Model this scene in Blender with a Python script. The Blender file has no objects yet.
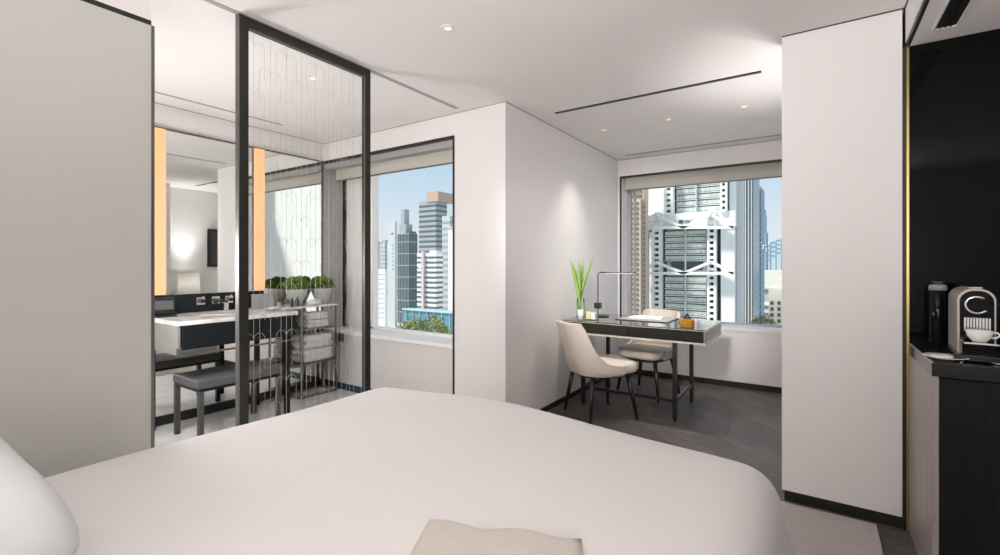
import bpy, bmesh, math, random
from mathutils import Vector, Matrix
random.seed(7)
S = bpy.context.scene
COL = S.collection
PI = math.pi
CAMZ = 1.35
F = 466.0
TH = math.atan(315/466)
CT, ST = math.cos(TH), math.sin(TH)
CEIL = 2.65

# ------------------------------------------------------------------ materials
def nt(name):
    m = bpy.data.materials.new(name); m.use_nodes = True
    n = m.node_tree; b = n.nodes['Principled BSDF']
    return m, n, b

def mat(name, col, rough=.5, metal=0, var=.04, scale=6, bump=0, bscale=80, stretch=(1,1,1), spec=.5, col2=None, emit=None, estr=0, coat=0, sheen=0):
    m, n, b = nt(name)
    tc = n.nodes.new('ShaderNodeTexCoord'); mp = n.nodes.new('ShaderNodeMapping')
    n.links.new(tc.outputs['Object'], mp.inputs['Vector'])
    mp.inputs['Scale'].default_value = stretch
    nz = n.nodes.new('ShaderNodeTexNoise'); nz.inputs['Scale'].default_value = scale; nz.inputs['Detail'].default_value = 4
    n.links.new(mp.outputs['Vector'], nz.inputs['Vector'])
    mx = n.nodes.new('ShaderNodeMix'); mx.data_type = 'RGBA'
    c2 = col2 if col2 else tuple(max(0, c*(1-var)) for c in col)
    mx.inputs[6].default_value = (*col, 1); mx.inputs[7].default_value = (*c2, 1)
    n.links.new(nz.outputs['Fac'], mx.inputs[0]); n.links.new(mx.outputs[2], b.inputs['Base Color'])
    b.inputs['Roughness'].default_value = rough; b.inputs['Metallic'].default_value = metal
    b.inputs['Specular IOR Level'].default_value = spec
    b.inputs['Coat Weight'].default_value = coat
    b.inputs['Sheen Weight'].default_value = sheen
    if emit:
        b.inputs['Emission Color'].default_value = (*emit, 1); b.inputs['Emission Strength'].default_value = estr
    if bump:
        n2 = n.nodes.new('ShaderNodeTexNoise'); n2.inputs['Scale'].default_value = bscale; n2.inputs['Detail'].default_value = 3
        n.links.new(mp.outputs['Vector'], n2.inputs['Vector'])
        bp = n.nodes.new('ShaderNodeBump'); bp.inputs['Strength'].default_value = bump; bp.inputs['Distance'].default_value = .01
        n.links.new(n2.outputs['Fac'], bp.inputs['Height']); n.links.new(bp.outputs['Normal'], b.inputs['Normal'])
    return m

def glass(name, tint=(.96,.98,.98), blend=.12, rough=0):
    m = bpy.data.materials.new(name); m.use_nodes = True; n = m.node_tree; n.nodes.clear()
    out = n.nodes.new('ShaderNodeOutputMaterial'); mx = n.nodes.new('ShaderNodeMixShader')
    tr = n.nodes.new('ShaderNodeBsdfTransparent'); gl = n.nodes.new('ShaderNodeBsdfGlossy')
    lw = n.nodes.new('ShaderNodeLayerWeight'); lw.inputs['Blend'].default_value = blend
    tr.inputs['Color'].default_value = (*tint, 1); gl.inputs['Roughness'].default_value = rough
    n.links.new(lw.outputs['Fresnel'], mx.inputs[0]); n.links.new(tr.outputs[0], mx.inputs[1]); n.links.new(gl.outputs[0], mx.inputs[2])
    n.links.new(mx.outputs[0], out.inputs['Surface'])
    return m

def wood_floor(name):
    m, n, b = nt(name)
    tc = n.nodes.new('ShaderNodeTexCoord'); mp = n.nodes.new('ShaderNodeMapping')
    mp.inputs['Rotation'].default_value = (0, 0, math.radians(45))
    n.links.new(tc.outputs['Object'], mp.inputs['Vector'])
    br = n.nodes.new('ShaderNodeTexBrick'); br.inputs['Scale'].default_value = 1
    br.inputs['Brick Width'].default_value = .6; br.inputs['Row Height'].default_value = .11; br.inputs['Mortar Size'].default_value = .002
    br.inputs['Color1'].default_value = (.135,.113,.102,1); br.inputs['Color2'].default_value = (.082,.069,.062,1); br.inputs['Mortar'].default_value = (.03,.027,.026,1)
    n.links.new(mp.outputs[0], br.inputs['Vector'])
    m2 = n.nodes.new('ShaderNodeMapping'); m2.inputs['Rotation'].default_value = (0,0,math.radians(45)); m2.inputs['Scale'].default_value = (3, 40, 1)
    n.links.new(tc.outputs['Object'], m2.inputs['Vector'])
    nz = n.nodes.new('ShaderNodeTexNoise'); nz.inputs['Scale'].default_value = 1.2; nz.inputs['Detail'].default_value = 6; n.links.new(m2.outputs[0], nz.inputs['Vector'])
    mx = n.nodes.new('ShaderNodeMix'); mx.data_type = 'RGBA'; mx.blend_type = 'MULTIPLY'; mx.inputs[0].default_value = .7
    cr = n.nodes.new('ShaderNodeValToRGB'); cr.color_ramp.elements[0].position = .3; cr.color_ramp.elements[0].color = (.45,.45,.45,1)
    cr.color_ramp.elements[1].position = .7; cr.color_ramp.elements[1].color = (1.3,1.3,1.3,1)
    n.links.new(nz.outputs['Fac'], cr.inputs[0]); n.links.new(br.outputs['Color'], mx.inputs[6]); n.links.new(cr.outputs[0], mx.inputs[7])
    n.links.new(mx.outputs[2], b.inputs['Base Color'])
    b.inputs['Roughness'].default_value = .5
    bp = n.nodes.new('ShaderNodeBump'); bp.inputs['Strength'].default_value = .25; bp.inputs['Distance'].default_value = .004
    n.links.new(nz.outputs['Fac'], bp.inputs['Height']); n.links.new(bp.outputs['Normal'], b.inputs['Normal'])
    return m

def marble(name, base, vein, rough=.15, scale=3, tile=None):
    m, n, b = nt(name)
    tc = n.nodes.new('ShaderNodeTexCoord')
    nz = n.nodes.new('ShaderNodeTexNoise'); nz.inputs['Scale'].default_value = scale; nz.inputs['Detail'].default_value = 8; nz.inputs['Distortion'].default_value = 1.5
    n.links.new(tc.outputs['Object'], nz.inputs['Vector'])
    cr = n.nodes.new('ShaderNodeValToRGB')
    cr.color_ramp.elements[0].position = .38; cr.color_ramp.elements[0].color = (*vein,1)
    cr.color_ramp.elements[1].position = .55; cr.color_ramp.elements[1].color = (*base,1)
    n.links.new(nz.outputs['Fac'], cr.inputs[0]); n.links.new(cr.outputs[0], b.inputs['Base Color'])
    b.inputs['Roughness'].default_value = rough
    return m

M = {}
M['wall'] = mat('warm white paint', (.79,.765,.755), .65, var=.02, scale=1.5)
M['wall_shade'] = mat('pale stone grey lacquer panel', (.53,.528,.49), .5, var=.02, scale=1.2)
M['ceil'] = mat('ceiling paint', (.80,.77,.755), .8, var=.015, scale=1)
M['sillwhite'] = mat('white sill lacquer', (.85,.84,.82), .4, var=.02)
M['under'] = mat('pale grey panel', (.66,.645,.625), .55, var=.02)
M['floor'] = wood_floor('dark oak floor')
M['rug'] = mat('taupe carpet', (.47,.42,.40), .95, var=.25, scale=5, bump=.5, bscale=300, sheen=.3)
M['bathfloor'] = marble('white marble floor', (.74,.73,.71), (.64,.63,.61), .12, 2)
M['marble'] = marble('white veined marble', (.80,.77,.74), (.55,.52,.5), .18, 5)
M['black'] = mat('black reveal', (.012,.012,.011), .5, var=.3)
M['blackgloss'] = mat('black glass panel', (.004,.004,.004), .06, var=.2, spec=.16)
M['blackwood'] = mat('black stained oak', (.011,.0105,.010), .45, var=.6, spec=.2, scale=3, stretch=(14,14,.8), bump=.4, bscale=12)
M['greywood'] = mat('grey oak veneer', (.38,.335,.31), .4, var=.35, scale=3, stretch=(14,14,.8))
M['blackstone'] = mat('black stone', (.015,.015,.015), .15, var=.4, scale=20)
M['bronze'] = mat('dark bronze metal', (.045,.043,.038), .38, .6, var=.2)
M['greymetal'] = mat('satin grey metal', (.17,.165,.155), .38, .7, var=.1)
M['midgrey'] = mat('grey powder coat', (.06,.06,.063), .5, 0, var=.1)
M['gold'] = mat('brass', (.55,.42,.16), .3, 1, var=.1)
M['gap'] = mat('grey shadow groove', (.38,.36,.345), .7, var=.05)
M['chrome'] = mat('chrome', (.8,.8,.8), .12, 1, var=.02)
M['mirror'] = mat('silver mirror', (.86,.88,.86), .0, 1, var=.0)
M['duvet'] = mat('white cotton duvet', (.72,.695,.685), .85, var=.02, scale=3, bump=.03, bscale=4, sheen=.05)
M['pillow'] = mat('white pillow cotton', (.62,.63,.635), .85, var=.02, scale=3)
M['mattress'] = mat('bed base fabric', (.3,.28,.27), .9, var=.1)
M['throw'] = mat('beige knitted wool', (.74,.67,.60), .95, var=.15, scale=40, bump=.9, bscale=120, stretch=(1,2.5,1), sheen=.4)
M['cream'] = mat('cream leather', (.63,.565,.485), .5, var=.05, scale=8, bump=.04, bscale=150)
M['blacklacq'] = mat('black lacquered leg', (.016,.015,.014), .3, var=.3)
M['deskdark'] = mat('black lacquer desk', (.014,.016,.014), .12, var=.3, coat=.4)
M['deskgrey'] = mat('grey lacquer desk side', (.24,.23,.22), .25, var=.1)
M['desktop'] = mat('smoked glass top', (.10,.10,.09), .07, var=.1, coat=.6)
M['champagne'] = mat('champagne trim', (.66,.58,.49), .35, .2, var=.1)
M['bench'] = mat('grey leather', (.10,.10,.105), .5, var=.08, scale=20, bump=.05, bscale=200)
M['vanitydark'] = mat('dark blue black lacquer', (.012,.016,.018), .35, var=.2, spec=.2)
M['vanityside'] = mat('limed grey wood', (.27,.26,.245), .5, var=.2, scale=4, stretch=(1,1,8))
M['bluebase'] = mat('deep teal tile', (.02,.06,.10), .2, var=.3, scale=20)
M['towel'] = mat('white terry towel', (.84,.83,.82), .98, var=.04, scale=30, bump=.9, bscale=260, sheen=.5)
M['pot'] = mat('grey stoneware', (.44,.44,.42), .6, var=.15, scale=12)
M['moss'] = mat('moss foliage', (.09,.19,.025), .8, scale=25, col2=(.24,.33,.07))
M['mosscore'] = mat('moss core', (.08,.15,.03), .9, var=.4, scale=20)
M['leaf'] = mat('blade leaf green', (.20,.42,.05), .45, scale=8, col2=(.42,.58,.15))
M['porcelain'] = mat('white porcelain', (.85,.84,.80), .15, var=.02)
M['white'] = mat('white plastic', (.80,.80,.78), .4, var=.02)
M['paper'] = mat('white paper', (.86,.84,.82), .8, var=.02)
M['darkleather'] = mat('dark desk pad leather', (.035,.033,.032), .4, var=.2)
M['greyleather'] = mat('grey folder cover', (.36,.35,.34), .5, var=.1)
M['greybox'] = mat('grey lacquer box', (.30,.31,.31), .4, var=.1)
M['screen'] = mat('dull grey screen', (.10,.11,.11), .25, var=.1)
M['amber'] = mat('amber glass', (.60,.27,.03), .1, var=.3, scale=30)
M['amber'].node_tree.nodes['Principled BSDF'].inputs['Transmission Weight'].default_value = .35
M['honey'] = mat('pale yellow liquid', (.80,.72,.42), .2, var=.1)
M['water'] = mat('pale water', (.80,.86,.82), .1, var=.02)
M['machine'] = mat('champagne grey machine shell', (.42,.38,.345), .35, .3, var=.05)
M['lampglow'] = mat('warm glowing diffuser', (.30,.18,.10), .5, emit=(1.0,.50,.24), estr=.85)
M['down'] = mat('downlight lens', (1,.8,.5), .5, emit=(1,.62,.26), estr=1.6)
M['glass'] = glass('window glass', (.985,.99,.988), .06)
M['screenglass'] = glass('screen glass', (.985,.992,.988), .06)
M['clear'] = glass('clear vessel glass', (.96,.98,.97), .08)
M['line'] = mat('bronze engraved line', (.50,.46,.38), .5, .0, var=.1)
M['blind'] = None
def translucent(name, c):
    m = bpy.data.materials.new(name); m.use_nodes = True; n = m.node_tree; n.nodes.clear()
    out = n.nodes.new('ShaderNodeOutputMaterial'); mx = n.nodes.new('ShaderNodeMixShader'); d = n.nodes.new('ShaderNodeBsdfDiffuse'); t = n.nodes.new('ShaderNodeBsdfTranslucent')
    for q in (d, t): q.inputs['Color'].default_value = (*c, 1)
    mx.inputs[0].default_value = .5
    n.links.new(d.outputs[0], mx.inputs[1]); n.links.new(t.outputs[0], mx.inputs[2]); n.links.new(mx.outputs[0], out.inputs['Surface']); return m
M['blind'] = translucent('oatmeal blind fabric', (.74,.71,.65))
M['shade'] = translucent('lamp shade linen', (.8,.78,.75))
M['frame'] = mat('window frame grey', (.38,.38,.38), .45, .2, var=.05)
# exterior
def em(name, c, r=.7, **k): return mat(name, c, r, **k)
M['xwhite'] = em('white tower cladding', (.82,.84,.83), var=.04, scale=.3)
M['xoff'] = em('light grey cladding', (.58,.61,.61), var=.06, scale=.3)
M['xgreen'] = em('green grey glazing', (.15,.20,.19), .25, var=.5, scale=.8, stretch=(1,1,3))
M['xband'] = em('pale glazed band', (.80,.84,.82), .4, col2=(.24,.31,.29), scale=.9, stretch=(1.6,1,.6))
M['xhole'] = em('dark opening', (.10,.12,.12), var=.2)
M['xbeige'] = em('beige tower stone', (.62,.49,.38), var=.06, scale=.3)
M['xbrown'] = em('brown tower and shaded side', (.36,.29,.25), var=.1, scale=.3)  # brown tower's own colour, also the painted shade on the beige tower's side
M['xblue'] = em('blue grey curtain wall', (.07,.11,.14), .25, col2=(.20,.27,.31), scale=.5, stretch=(3,3,.05))
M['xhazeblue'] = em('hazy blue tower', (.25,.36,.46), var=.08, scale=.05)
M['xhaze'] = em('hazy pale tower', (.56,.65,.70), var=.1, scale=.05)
M['xgrey'] = em('grey office cladding', (.40,.43,.45), var=.08, scale=.3)
M['xdark'] = em('dark window band', (.15,.18,.20), .3, var=.3, scale=1)
M['xtan'] = em('tan crown cladding', (.56,.40,.32), var=.05, scale=.3)
M['xdgreen'] = em('dark green curtain wall', (.055,.085,.09), .2, col2=(.16,.22,.22), scale=.35, stretch=(1,1,2))
M['xcream'] = em('cream render', (.78,.72,.62), var=.05, scale=.3)
M['xpink'] = em('pinkish pylon', (.66,.55,.52), var=.05)
M['xslot'] = em('brown slot shadow', (.20,.15,.12), var=.2)
M['xteal'] = em('turquoise hoarding mesh', (.08,.24,.31), .7, col2=(.16,.35,.42), scale=.6, stretch=(3,3,.4))
M['tree'] = em('tree leaf', (.10,.14,.035), .8, col2=(.22,.23,.08), scale=3)
M['trunk'] = em('tree bark', (.12,.09,.06), .9, var=.3)
M['sea'] = em('harbour water', (.15,.24,.26), .5, var=.1, scale=.02)
M['city'] = em('city ground', (.36,.37,.36), .9, var=.3, scale=.05)

# ------------------------------------------------------------------ mesh helpers
def B(): return bmesh.new()
def box(bm, x0, x1, y0, y1, z0, z1, bev=0, seg=2, mi=0):
    r = bmesh.ops.create_cube(bm, size=1)
    vs = r['verts']
    bmesh.ops.scale(bm, vec=(x1-x0, y1-y0, z1-z0), verts=vs)
    bmesh.ops.translate(bm, vec=((x0+x1)/2, (y0+y1)/2, (z0+z1)/2), verts=vs)
    fs = {f for v in vs for f in v.link_faces}
    for f in fs: f.material_index = mi
    if bev:
        es = {e for v in vs for e in v.link_edges}
        bmesh.ops.bevel(bm, geom=list(es), offset=bev, segments=seg, affect='EDGES', profile=.5)
    return bm
def bx(*a, **k): return box(B(), *a, **k)
def ring(bm, c, ax, r, n=12, sx=1, sy=1):
    ax = Vector(ax).normalized()
    u = ax.orthogonal().normalized() if abs(ax.z) < .99 else Vector((1,0,0))
    w = ax.cross(u)
    return [bm.verts.new(Vector(c)+u*math.cos(2*PI*i/n)*r*sx+w*math.sin(2*PI*i/n)*r*sy) for i in range(n)]
def skin(bm, rings, cap=True):
    n = len(rings[0])
    for a, b in zip(rings, rings[1:]):
        for i in range(n): bm.faces.new((a[i], a[(i+1)%n], b[(i+1)%n], b[i]))
    if cap:
        bm.faces.new(rings[0][::-1]); bm.faces.new(rings[-1])
def tube(bm, pts, r, n=8, rs=None):
    pts = [Vector(p) for p in pts]; rings = []
    up = None
    for i, p in enumerate(pts):
        d = (pts[min(i+1,len(pts)-1)]-pts[max(i-1,0)]).normalized()
        if up is None:
            up = d.orthogonal().normalized()
        else:
            up = (up - d*up.dot(d)).normalized()
        w = d.cross(up); rr = rs[i] if rs else r
        rings.append([bm.verts.new(p+up*math.cos(2*PI*k/n)*rr+w*math.sin(2*PI*k/n)*rr) for k in range(n)])
    skin(bm, rings); return bm
def lathe(bm, prof, n=28, c=(0,0,0)):
    rings = []
    for r, z in prof:
        rings.append([bm.verts.new((c[0]+max(r,1e-4)*math.cos(2*PI*i/n), c[1]+max(r,1e-4)*math.sin(2*PI*i/n), c[2]+z)) for i in range(n)])
    skin(bm, rings); return bm
def bar(bm, p0, p1, w, d=None):
    "square section bar from p0 to p1"
    p0, p1 = Vector(p0), Vector(p1); d = d or w
    ax = (p1-p0).normalized()
    u = Vector((0,0,1)) if abs(ax.z) < .9 else Vector((1,0,0))
    u = (u-ax*u.dot(ax)).normalized(); v = ax.cross(u)
    R = [[bm.verts.new(p+u*a*d/2+v*b*w/2) for a, b in ((-1,-1),(1,-1),(1,1),(-1,1))] for p in (p0, p1)]
    skin(bm, R); return bm

def obj(name, bm, m, parent=None, smooth=False, loc=None, rotz=0, mods=()):
    bmesh.ops.recalc_face_normals(bm, faces=bm.faces)
    me = bpy.data.meshes.new(name)
    if loc is None and parent is None:
        xs = [v.co for v in bm.verts]
        c = Vector(((min(v.x for v in xs)+max(v.x for v in xs))/2, (min(v.y for v in xs)+max(v.y for v in xs))/2, min(v.z for v in xs)))
        bmesh.ops.translate(bm, vec=-c, verts=bm.verts); loc = c
    bm.to_mesh(me); bm.free()
    for mm in (m if isinstance(m, (list, tuple)) else [m]): me.materials.append(M[mm])
    if smooth:
        for p in me.polygons: p.use_smooth = True
    o = bpy.data.objects.new(name, me); COL.objects.link(o)
    if parent: o.parent = parent
    if loc is not None: o.location = loc
    o.rotation_euler.z = rotz
    for t, kw in mods:
        md = o.modifiers.new(t.lower(), t)
        for k, v in kw.items(): setattr(md, k, v)
    return o
def subs(n=1): return ('SUBSURF', dict(levels=n, render_levels=n))
def tag(o, label, cat, group=None):
    o['label'] = label; o['category'] = cat
    if group: o['group'] = group
    return o
def thing(name, label, cat, loc=(0,0,0), rotz=0, group=None):
    o = bpy.data.objects.new(name, None); COL.objects.link(o)
    o.empty_display_size = .1
    o.location = loc; o.rotation_euler.z = rotz
    return tag(o, label, cat, group)
def struct(name, bm, m, **k):
    o = obj(name, bm, m, **k)
    if not o.parent: o['kind'] = 'structure'
    return o
def dup(root, loc, rotz, label):
    r = root.copy(); COL.objects.link(r); r.location = loc; r.rotation_euler.z = rotz; r['label'] = label
    for ch in list(root.children):
        c = ch.copy(); COL.objects.link(c); c.parent = r
        for g in ch.children:
            d = g.copy(); COL.objects.link(d); d.parent = c
    return r

# ------------------------------------------------------------------ the setting
XL, XM, XN, XP, YC, YW = -2.48, -4.4, -2.05, -.157, 3.11, 5.67
XR, YB = 2.3, -1.05
XK = .38           # right end of the pillar / left end of the minibar recess
SOF = 2.45
struct('floor', bx(-2.48, XR, YB, 6.05, -.12, 0), 'floor')
struct('floor_bathroom', bx(XM-.1, XL+.02, .75, 3.5, -.12, .04), 'bathfloor')
b = B(); box(b, XL, XR+.1, YB-.1, YC+.5, CEIL, CEIL+.12); box(b, XN-.12, XR+.1, YC+.5, 6.1, CEIL, CEIL+.12)
struct('ceiling', b, 'ceil')
struct('ceiling_bathroom', bx(XM-.2, XL, YB-.1, YC+.5, CEIL, CEIL+.12), 'ceil')
# bedroom shell behind and beside the camera
struct('wall_back', bx(XL-.1, XR, YB-.1, YB, 0, CEIL), 'wall')
struct('wall_right', bx(XR, XR+.1, YB-.1, YC+.1, 0, CEIL), 'wall')
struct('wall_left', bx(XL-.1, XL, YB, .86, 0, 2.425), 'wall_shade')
struct('trim_1', bx(XL-.1, XL+.001, YB, .86, 2.425, 2.447), 'black')
struct('wall_left_upper', bx(XL-.1, XL, YB, .86, 2.447, CEIL), 'wall')
struct('trim_2', bx(XL-.1, XL+.004, .86, .872, 0, 2.425), 'greymetal')
struct('wall_bathroom_end', bx(XM-.1, XL-.1, .65, .75, 0, CEIL), 'wall')
struct('wall_mirror', bx(XM-.12, XM-.02, .75, YC+.45, 0, CEIL), 'wall')
# window wall of bathroom + column, opening X -4.20..-2.585, z .64..2.42
LW0, LW1, LZ0, LZ1, RD = -3.98, -2.59, .64, 2.43, .34
def cx(name, x0, x1, y0, y1, z0, z1, m): return struct(name, bx(x0, x1, y0, y1, z0, z1), m)
cx('wall_bath_window_head', XM-.02, LW1, YC, YC+RD, LZ1+.03, CEIL, 'wall')
cx('wall_bath_window_pier', XM-.1, LW0, YC+RD-.07, YC+RD+.05, 0, LZ1+.03, 'sillwhite')
cx('wall_bath_window_apron', XM-.1, LW1, YC+.015, YC+RD, 0, LZ0, 'under')
b = B(); box(b, LW1, XN, YC, YC+.5, 0, CEIL); box(b, XN-.12, XN, YC+.5, YW+.35, 0, CEIL)
struct('wall_column', b, 'wall')
o = struct('window_1', bx(LW0, LW1, YC+RD-.03, YC+RD-.02, LZ0+.03, LZ1), 'glass')
struct('window_frame', (lambda b: (box(b, LW0, LW0+.035, YC+RD-.06, YC+RD, LZ0, LZ1), box(b, LW1-.02, LW1, YC+RD-.06, YC+RD, LZ0, LZ1), box(b, LW0, LW1, YC+RD-.06, YC+RD, LZ0+.012, LZ0+.035), b)[-1])(B()), 'sillwhite', parent=o, loc=(0,0,0))
def fixparent(root):
    "children were written in world coordinates: bring them under the moved root"
    for c in root.children:
        c.matrix_parent_inverse = Matrix.Translation(-Vector(root.location))
fixparent(o)
struct('windowsill_1', bx(XM, LW1, YC-.01, YC+RD-.06, LZ0-.02, LZ0+.012), 'sillwhite')
b = B()
box(b, XM, LW1+.012, YC-.012, YC+.03, LZ1, LZ1+.028)
box(b, LW1, LW1+.014, YC-.01, YC+.03, 0, LZ1+.028)
struct('trim_3', b, 'bronze')
struct('trim_4', bx(XM, LW1, YC+.01, YC+.10, LZ1-.055, LZ1), 'frame')
struct('trim_5', bx(XM-.02, XM+.004, YC-.005, YC+RD-.07, .04, LZ1+.028), 'frame')
struct('trim_6', bx(XM, XM+.03, YC+RD-.10, YC+RD-.07, LZ0, LZ1), 'black')
struct('baseboard_bathroom', bx(XM+.005, LW0+.35, YC-.0, YC+.016, .04, .105), 'bluebase')
struct('baseboard_column', bx(LW0+.35, XN, YC-.008, YC+.012, 0, .065), 'black')
# desk nook
NW0, NZ0, NZ1 = -2.01, .64, 2.425
cx('wall_nook_window_head', XN, .9, YW, YW+.35, NZ1, CEIL, 'wall')
cx('wall_nook_window_apron', XN, .9, YW, YW+.35, 0, NZ0, 'wall')
cx('wall_nook_window_jamb', XN, NW0, YW, YW+.35, NZ0, NZ1, 'wall')
cx('wall_nook_right_jamb', .24, .9, YW, YW+.35, NZ0, NZ1, 'wall')
cx('wall_nook_right', XP+.40, .9, YC+.12, YW, 0, CEIL, 'wall')
o = struct('window_2', bx(NW0, .24, YW+.31, YW+.32, NZ0+.03, NZ1), 'glass')
b = B()
box(b, NW0, NW0+.03, YW+.28, YW+.35, NZ0, NZ1); box(b, NW0+.07, NW0+.085, YW+.28, YW+.35, NZ0, NZ1)
box(b, .21, .24, YW+.28, YW+.35, NZ0, NZ1); box(b, NW0, .24, YW+.28, YW+.35, NZ0+.012, NZ0+.03)
struct('window_frame', b, 'frame', parent=o, loc=(0,0,0)); fixparent(o)
struct('windowsill_2', bx(NW0, .24, YW-.012, YW+.28, NZ0-.02, NZ0+.012), 'sillwhite')
b = B(); box(b, NW0-.012, .24, YW-.008, YW+.02, NZ1-.005, NZ1+.018); box(b, NW0-.012, NW0+.004, YW-.008, YW+.02, NZ0, NZ1)
struct('trim_7', b, 'bronze')
struct('trim_8', bx(NW0+.004, NW0+.012, YW+.02, YW+.10, NZ0+.02, NZ1-.01), 'under')
struct('baseboard_nook', bx(XN, XP+.4, YW-.012, YW+.01, 0, .062), 'black')
struct('baseboard_nook_left', bx(XN-.005, XN+.014, YC+.02, YW-.01, 0, .045), 'black')
# pillar and soffit over the minibar
struct('wall_pillar', bx(XP, XK-.012, YC, YC+.15, .062, CEIL), 'wall')
struct('baseboard_pillar', bx(XP+.012, XK, YC+.012, YC+.14, 0, .064), 'black')
struct('wall_soffit_fascia', bx(XK, XK+.04, YB, YC, SOF+.04, CEIL), 'wall')
struct('ceiling_soffit', bx(XK+.016, XR, YB, YC+.05, SOF, SOF+.04), 'ceil')
struct('wall_soffit_edge', bx(XK, XK+.016, YB, YC, SOF+.022, SOF+.04), 'wall')
struct('trim_9', bx(XK+.002, XK+.016, YB, YC, SOF-.002, SOF+.022), 'black')
struct('wall_minibar', bx(XK, XR, YC+.02, YC+.12, 0, CEIL), 'black')
o = struct('trim_10', bx(XK+.004, XK+.014, YC-.004, YC+.02, .0, SOF), 'gold')
struct('trim_11', bx(XK-.012, XK+.004, YC-.002, YC+.02, .0, SOF), 'black')
tag(obj('wall_panel', bx(XK+.014, XR, YC+.0, YC+.02, 0, SOF), 'blackgloss'), 'glossy black wall panel behind the coffee machine, edged in brass', 'panel')
# ceiling grooves
struct('trim_12', bx(XL-.012, XL+.022, YB, 3.02, CEIL-.004, CEIL+.01), 'gap')
struct('trim_13', bx(XN+.17, XP+.4, 5.44, 5.475, CEIL-.003, CEIL+.01), 'gap')
struct('trim_14', bx(XM+.26, XM+.29, .8, 2.475, CEIL-.003, CEIL+.01), 'gap')
b = B(); box(b, XP, XK-.0, YC-.005, YC, CEIL-.006, CEIL+.01); box(b, XK-.005, XK, YB, YC-.005, CEIL-.006, CEIL+.01)
struct('trim_15', b, 'midgrey')
b = B(); box(b, XM, XN+.006, YC-.006, YC, CEIL-.006, CEIL+.01); box(b, XN, XN+.006, YC, YW, CEIL-.006, CEIL+.01); box(b, XN, XP+.4, YW-.006, YW, CEIL-.006, CEIL+.01)
box(b, XM, XM+.006, .8, YC, CEIL-.006, CEIL+.01)
struct('trim_16', b, 'gap')

# rug
b = bx(-2.40, .262, YB+.3, 3.07, 0, .014, bev=.005)
tag(obj('carpet', b, 'rug'), 'taupe carpet laid under the bed on the dark floor', 'carpet')

# ------------------------------------------------------------------ roller blinds
def blind(x0, x1, y, z0, z1, label):
    t = thing('roller_blind', label, 'blind', ((x0+x1)/2, y, z0))
    w = (x1-x0)/2
    obj('cassette', bx(-w, w, -.05, .05, z1-z0-.07, z1-z0, bev=.004), 'blind', t)
    obj('fabric', bx(-w, w, -.056, -.051, .012, z1-z0-.004), 'blind', t)
    obj('bottom_bar', bx(-w, w, -.056, -.036, 0, .014, bev=.003), 'greymetal', t)
blind(XM+.06, LW1-.01, YC+.16, 2.25, LZ1, 'raised oatmeal roller blind in the bathroom window')
blind(NW0+.03, .23, YW+.14, 2.27, NZ1, 'raised oatmeal roller blind above the desk window')

# ------------------------------------------------------------------ ceiling fittings
t = thing('slot_diffuser', 'long thin black slot vent in the ceiling before the desk nook', 'vent', (-1.075, 3.59, CEIL))
obj('frame', bx(-.775, .775, -.016, .016, -.006, .0), 'black', t)
obj('slot_blade', bx(-.77, .77, -.004, .004, -.009, -.005), 'greymetal', t)
t = thing('air_vent', 'dark slatted air vent in the lowered ceiling over the minibar', 'vent', (.50, 2.52, SOF))
b = B(); box(b, -.045, -.037, -.43, .43, -.008, .002); box(b, .037, .045, -.43, .43, -.008, .002); box(b, -.045, .045, -.43, -.422, -.008, .002); box(b, -.045, .045, .422, .43, -.008, .002)
obj('frame', b, 'white', t)
obj('duct', bx(-.037, .037, -.422, .422, -.002, .002), 'black', t)
for k in range(3):
    x = -.018+.018*k
    obj('slat', bx(x-.003, x+.003, -.422, .422, -.007, -.002), 'bronze', t)
DL = [(-1.675, 1.966, 'single downlight in the ceiling above the bed'),
      (-1.69, 4.31, 'downlight over the desk, nearest the plain white side wall'),
      (-1.085, 4.31, 'downlight over the middle of the desk, between two others'),
      (-.484, 4.31, 'downlight by the pillar, beyond the right end of the desk'),
      (-2.907, 1.966, 'downlight seen through the patterned glass screen')]
for i, (x, y, lab) in enumerate(DL):
    t = thing('downlight', lab, 'ceiling light', (x, y, CEIL), 0, 'recessed ceiling downlights')
    obj('trim_ring', lathe(B(), [(.018,-.001),(.018,-.005),(.036,-.004),(.037,0)], 20), 'ceil', t)
    obj('lens', lathe(B(), [(.0,-.0045),(.017,-.004),(.018,-.001)], 16), 'down' , t)

# ------------------------------------------------------------------ glass screen between bedroom and bathroom
PY0, PY1, PX = 1.243, 2.098, XL
t = thing('glass_screen', 'black framed clear glass screen engraved with arches', 'room divider', (PX, (PY0+PY1)/2, 0))
hy = (PY1-PY0)/2
fr = B()
box(fr, -.016, .016, -hy, -hy+.045, 0, CEIL-.002); box(fr, -.016, .016, hy-.045, hy, 0, CEIL-.002)
box(fr, -.016, .016, -hy+.045, hy-.045, CEIL-.06, CEIL-.002); box(fr, -.016, .016, -hy+.045, hy-.045, 0, .05)
obj('frame', fr, 'bronze', t)
b = B(); box(b, -.018, .016, -hy-.006, -hy, 0, CEIL-.002); box(b, .010, .018, -hy+.05, hy-.05, CEIL-.068, CEIL-.06); box(b, .010, .018, hy-.052, hy-.045, .05, CEIL-.06)
obj('edge_trim', b, 'greymetal', t)
g = obj('glass_pane', bx(-.006, .006, -hy+.045, hy-.045, .05, CEIL-.06), 'screenglass', t)
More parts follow.
